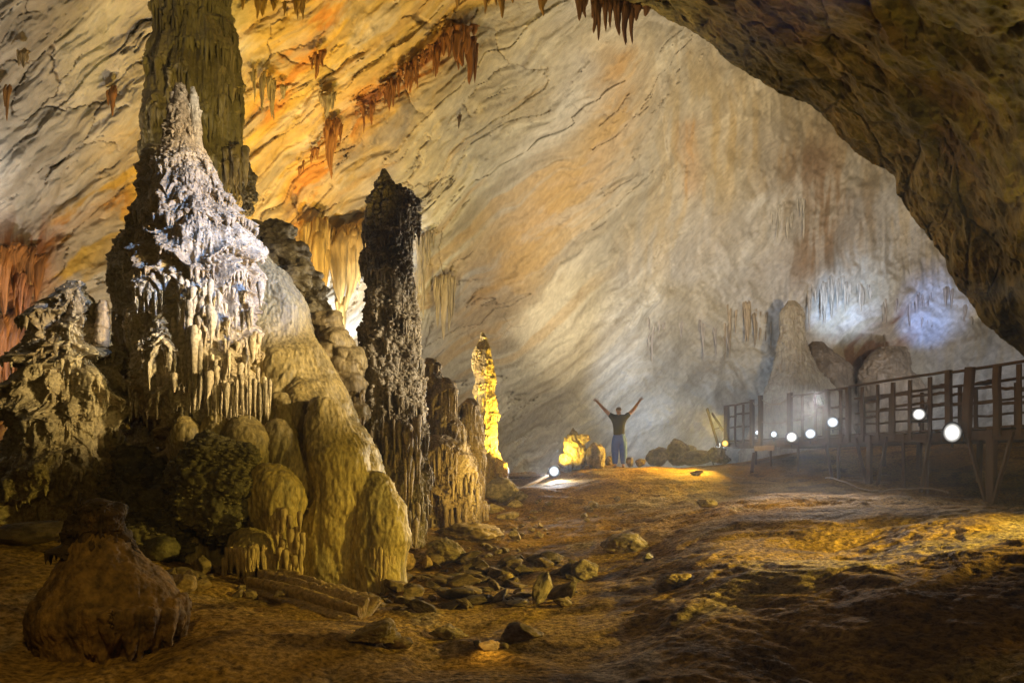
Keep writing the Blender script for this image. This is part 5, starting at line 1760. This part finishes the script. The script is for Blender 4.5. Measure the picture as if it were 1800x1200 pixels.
def build_person():
    root = empty('person', FOOT, 'person seen from behind with both arms raised, in a black T-shirt and loose blue trousers', 'person')

    def hand(side, wr, tip):
        """palm and five fingers opening from the wrist towards tip"""
        wr, tip = np.array(wr), np.array(tip)
        ax = tip - wr
        ax = ax / np.linalg.norm(ax)
        ac = np.array([ax[2], 0, -ax[0]])
        back = np.array([0, 1, 0])
        ch = []
        palm = wr + ax * .075
        ch.append([('w' + side, tuple(wr), .026), ('p' + side, tuple(palm), (.036, .016))])
        for i, (sp, ln) in enumerate([(-.030, .066), (-.010, .078), (.010, .074), (.029, .058)]):
            b = palm + ax * .022 + ac * sp
            m1 = b + ax * ln * .55 + ac * sp * .35 + back * .006
            e = b + ax * ln + ac * sp * .6 + back * .016
            ch.append([('p' + side, 0, 0), ('f%s%d' % (side, i), tuple(b), .0095), ('g%s%d' % (side, i), tuple(m1), .0085), ('h%s%d' % (side, i), tuple(e), .007)])
        s = -1 if side == 'l' else 1
        b = wr + ax * .035 - ac * s * .030
        e1 = wr + ax * .065 - ac * s * .062
        e2 = wr + ax * .098 - ac * s * .072
        ch.append([('w' + side, 0, 0), ('t' + side, tuple(b), .012), ('u' + side, tuple(e1), .0095), ('v' + side, tuple(e2), .0075)])
        return ch
    ch = [
        [('pel', (0, 0, .93), (.11, .08)), ('bel', (0, 0, 1.08), (.12, .085)), ('che', (0, .005, 1.27), (.16, .105)), ('col', (0, .0, 1.42), (.10, .075)), ('nec', (0, .01, 1.50), .052),
         ('jaw', (-.005, .03, 1.57), (.066, .072)), ('hed', (-.008, .02, 1.655), (.078, .094)), ('top', (-.008, .01, 1.715), (.055, .065))],
        [('jaw', 0, 0), ('nos', (-.008, .118, 1.61), .012)],
        [('hed', 0, 0), ('eal', (-.088, .015, 1.63), (.012, .02))],
        [('hed', 0, 0), ('ear', (.072, .015, 1.63), (.012, .02))],
        [('col', 0, 0), ('shl', (-.185, 0, 1.425), .062), ('ell', (-.42, -.03, 1.66), .05), ('wl', (-.595, -.02, 1.845), .036)],
        [('col', 0, 0), ('shr', (.185, 0, 1.425), .062), ('elr', (.42, -.03, 1.67), .05), ('wr', (.575, -.02, 1.875), .036)],
        [('pel', 0, 0), ('hil', (-.095, 0, .84), .08), ('knl', (-.105, .015, .50), .062), ('anl', (-.105, -.01, .09), .04), ('tol', (-.125, .14, .035), .036)],
        [('pel', 0, 0), ('hir', (.095, 0, .84), .08), ('knr', (.11, .015, .50), .062), ('anr', (.115, -.01, .09), .04), ('tor', (.14, .14, .035), .036)],
    ]
    ch += hand('l', (-.595, -.02, 1.845), (-.70, 0, 1.95)) + hand('r', (.575, -.02, 1.875), (.67, 0, 1.99))
    # hand chains reuse the arm's wrist keys
    body = skin_body('body', ch, M_SKIN, root, 2)
    # T-shirt with short sleeves
    sh = [
        [('hem', (0, 0, .80), (.185, .135)), ('wai', (0, 0, 1.05), (.168, .12)), ('che', (0, .005, 1.27), (.195, .13)), ('col', (0, .0, 1.425), (.135, .09)), ('nck', (0, .005, 1.475), (.075, .065))],
        [('col', 0, 0), ('shl', (-.185, 0, 1.435), .088), ('sll', (-.305, -.016, 1.548), .078)],
        [('col', 0, 0), ('shr', (.185, 0, 1.435), .088), ('slr', (.305, -.016, 1.552), .078)]]
    shirt = skin_body('t_shirt', sh, M_SHIRT, body, 2)
    tr = [
        [('wai', (0, 0, 1.04), (.155, .115)), ('pel', (0, 0, .88), (.175, .13)), ('hil', (-.10, 0, .74), .13), ('knl', (-.112, .0, .46), .118), ('cul', (-.112, -.012, .15), .082), ('hml', (-.112, -.012, .10), .07)],
        [('pel', 0, 0), ('hir', (.10, 0, .74), .13), ('knr', (.118, .0, .46), .118), ('cur', (.12, -.012, .15), .082), ('hmr', (.12, -.012, .10), .07)]]
    skin_body('trousers', tr, M_TROUS, body, 2)
    hair = [[('a', (-.008, -.02, 1.60), (.07, .065)), ('b', (-.008, -.005, 1.67), (.088, .098)), ('c', (-.008, .005, 1.725), (.06, .072))]]
    skin_body('hair', hair, M_HAIR, body, 2)
    for s, x in (('l', -.112), ('r', .122)):
        skin_body('sandal', [[('h', (x, -.045, .03), (.042, .03)), ('m', (x * 1.06, .05, .022), (.044, .022)), ('t', (x * 1.12, .15, .02), (.046, .02))]], M_SANDAL, body, 2)
    return root


build_person()
# ================================================================== camera, air and lights
cam = bpy.data.cameras.new('camera')
cam.sensor_width = 36
cam.lens = 24
cam.shift_y = 210 / 1800
cam.clip_start = 0.05
cam.clip_end = 500
co = bpy.data.objects.new('camera', cam)
co.location = (0, 0, EYE)
co.rotation_euler = (math.pi / 2, 0, 0)
COL.objects.link(co)
scene.camera = co

AMBER, WARM, NEUT, COOL, BLUE, GOLDL = (1, .62, .12), (1, .78, .46), (1, .91, .76), (.82, .91, 1), (.50, .68, 1.0), (1, .70, .10)


def spot(pos, aim, w, col, ang, blend=.5, r=.12):
    l = bpy.data.lights.new('lamp', 'SPOT')  # bare light, used for seen lamps and for added ones alike
    l.energy = w
    l.color = col
    l.spot_size = math.radians(ang)
    l.spot_blend = blend
    l.shadow_soft_size = r
    o = bpy.data.objects.new('lamp', l)
    p, a = Vector([float(x) for x in pos]), Vector([float(x) for x in aim])
    o.location = p
    o.rotation_euler = (a - p).to_track_quat('-Z', 'Y').to_euler()
    COL.objects.link(o)
    return o


A = at
# lamps hidden behind the formations, washing the walls
spot(A(540, 870, 13.6), A(570, 130, 16.0), 3500, (1, .58, .07), 84, .9)
spot(A(640, 860, 15.0), A(780, 300, 21), 3600, (1, .84, .56), 90, .9)
spot(A(250, 880, 11.2), A(130, 120, 12.5), 1350, (1, .90, .74), 110, .9)
spot(A(120, 900, 10.9), A(160, 430, 13), 420, AMBER, 100, .8)
spot(A(20, 860, 11.5), A(10, 560, 13.5), 160, (1, .4, .08), 120, .8)
spot(A(640, 760, 18), A(622, 520, 21), 4200, COOL, 40, .5)
spot(A(930, 838, 16.0), A(855, 700, 16.8), 2200, GOLDL, 70, .5, .08)
spot(A(965, 822, 18.2), A(1004, 788, 19.3), 1100, GOLDL, 36, 1, .05)
spot(A(960, 836, 20.8), A(960, 330, 30), 1500, NEUT, 110, .9)
spot(A(1660, 360, 23), A(1060, 380, 31), 6800, (1, .83, .54), 140, 1)  # unseen light added high behind the roof lip for the middle wall
spot(A(1060, 836, 21.5), A(1130, 560, 35), 5000, (.78, .86, 1), 120, .9)
spot(A(1180, 830, 27), A(1180, 180, 33), 5500, WARM, 110, .8)
spot(A(1720, 560, 24), A(1430, 330, 39), 6500, (1, .74, .40), 90, .9)
spot(A(1474, 600, 38.0), A(1480, 545, 42), 2300, (.46, .70, 1), 52, 1)
spot(A(1655, 640, 37.2), A(1640, 575, 41), 4600, (.20, .38, 1), 40, 1)
spot(A(1002, 840, 17.9), A(1015, 783, 19.3), 260, GOLDL, 34, .8, .05)  # second unseen light added to bring out the yellow rock
spot((6.3, 6.3, 2.3), A(1560, 745, 15), 260, (1, .74, .42), 46, .9, .1)  # unseen warm fill added for the boardwalk timber
# lamps that are seen
spot(A(1240, 808, 27.5), A(1215, 640, 38), 4200, BLUE, 75, .8)
spot(lamps['amber'] + np.array([-.3, -1.0, .7]), A(1070, 842, 17.2), 2600, (1, .60, .05), 84, .7, .06)
spot(lamps['star'] + np.array([-.2, -.8, .9]), A(1400, 885, 11.4), 2200, (1, .84, .72), 48, .9, .1)
spot(lamps['rail'] + np.array([-.1, -.2, 0]), A(700, 580, 10.6), 3600, NEUT, 46, .8, .1)
spot(lamps['oval'] + np.array([-.2, -.1, 0]), A(740, 800, 10.6), 1200, NEUT, 40, .8, .1)
spot(lamps['mound'] + np.array([0, -.2, .05]), A(960, 1000, 10), 160, COOL, 130, .8, .1)
spot(lamps['ground'] + np.array([0, -.1, .14]), lamps['ground'] + np.array([0, -.3, -.1]), 3, AMBER, 150, .8, .05)  # added light at the glowing lump
# the beam of each lamp, turned on the visitor: it glows in the misty air
for key, wt, cl in (('star', 120, COOL), ('rail', 40, COOL), ('oval', 25, COOL), ('back', 22, (1, .96, .88)), ('edge', 45, (1, .96, .88)), ('mound', 380, COOL), ('amber', 70, (1, .6, .1)),
                    ('end0', 90, COOL), ('end1', 60, COOL), ('tilt', 30, COOL), ('small', 20, COOL)):
    v = np.array([float(x) for x in lamps[key]])
    dr = np.array([0, 0, EYE + .6]) - v
    dr /= np.linalg.norm(dr)
    spot(v + dr * .12, v + dr * 5, wt, cl, 110, .6, .06)
spot(A(1120, 834, 30), (0, 8, 9), 500, (.72, .84, 1), 90, .9)  # unseen back light added so the low haze glows
spot(A(905, 885, 11.6), A(785, 780, 13.2), 170, (1, .70, .18), 120, .9, .1)  # unseen amber light added for the brown stalagmite cluster
spot((1.2, 9.5, 2.6), A(930, 920, 12.8), 380, (1, .68, .14), 70, .9, .1)  # unseen amber light added over the slope
# unseen lights added to bring up the formations, ground, roof and person
spot((6.8, 5.0, 4.0), A(385, 500, 8.7), 10500, (1, .76, .38), 25, .9, .12)
spot((6.4, 7.6, 3.6), A(705, 640, 10.6), 5200, (1, .86, .64), 18, .8, .1)
spot((4.6, 4.0, 5.0), A(324, 225, 9), 6500, (1, .95, .86), 10, .9, .1)
spot((5.2, 4.0, 4.4), A(165, 575, 8.5), 4200, (1, .95, .85), 8, 1, .1)
spot((6.0, 4.4, 3.0), A(130, 630, 8.6), 1900, (1, .76, .30), 15, .9, .12)
spot((4.2, 5.2, 5.9), A(425, 430, 8.8), 10000, (.22, .42, 1), 20, .9, .1)
spot((3.0, 2.0, 2.2), A(600, 800, 8.5), 420, (1, .72, .16), 28, .9, .15)
spot((8.2, 5.4, 2.5), A(1560, 965, 6.8), 5200, (1, .72, .12), 44, .9, .1)
spot((-1.6, 2.2, 3.2), A(300, 1080, 5.4), 140, (1, .64, .14), 70, .9, .15)
spot((9.0, 8.0, 1.7), A(1640, 150, 11), 440, (1, .74, .16), 80, .8, .2)
spot((2.2, 3.6, 1.7), A(400, 150, 12.3), 3200, (1, .72, .16), 20, .9, .1)
spot(A(1740, 680, 31.0), A(1680, 600, 40), 3000, (.90, .92, 1), 120, .9)  # unseen light added for the far wall behind the boardwalk
spot((6.3, 9.0, 3.2), A(1060, 925, 12.2), 900, (1, .66, .11), 54, .9, .15)
spot((4.4, 3.0, 1.9), A(1080, 1150, 5), 45, (1, .66, .12), 60, .9, .1)
spot((-1.2, 1.6, 3.0), A(250, 430, 9.2), 150, (1, .72, .22), 50, .9, .2)
spot((3, 6, 3.4), A(1090, 775, 19.5), 1500, (1, .94, .88), 9, .6, .1)

w = bpy.data.worlds.new('World')
scene.world = w
w.use_nodes = True
bg = w.node_tree.nodes['Background']
bg.inputs['Color'].default_value = (1.0, 0.72, 0.28, 1)
bg.inputs['Strength'].default_value = 0.006

HAZE = 0.0028
if HAZE:
    me = bpy.data.meshes.new('haze')
    bm = bmesh.new()
    bmesh.ops.create_cube(bm, size=1)
    bm.to_mesh(me)
    bm.free()
    hz = bpy.data.objects.new('haze', me)
    hz.scale = (150, 90, 60)
    hz.location = (0, 28, 22)
    COL.objects.link(hz)
    m = bpy.data.materials.new('haze_air')
    m.use_nodes = True
    nt = m.node_tree
    nt.nodes.remove(nt.nodes['Principled BSDF'])
    pv = nt.nodes.new('ShaderNodeVolumePrincipled')
    pv.inputs['Color'].default_value = (0.80, 0.86, 0.95, 1)
    pv.inputs['Density'].default_value = HAZE
    pv.inputs['Anisotropy'].default_value = 0.6
    nt.links.new(pv.outputs[0], nt.nodes['Material Output'].inputs['Volume'])
    me.materials.append(m)
    hz['kind'] = 'stuff'
    hz['label'] = 'thin bluish haze in the cave air'

scene.view_settings.view_transform = 'Standard'
scene.view_settings.look = 'None'
scene.view_settings.exposure = 0
scene.view_settings.gamma = 1
scene.render.engine = 'CYCLES'
scene.cycles.use_denoising = True
scene.cycles.max_bounces = 5
scene.cycles.diffuse_bounces = 3
scene.cycles.volume_bounces = 0
scene.cycles.sample_clamp_indirect = 6
scene.cycles.use_light_tree = True
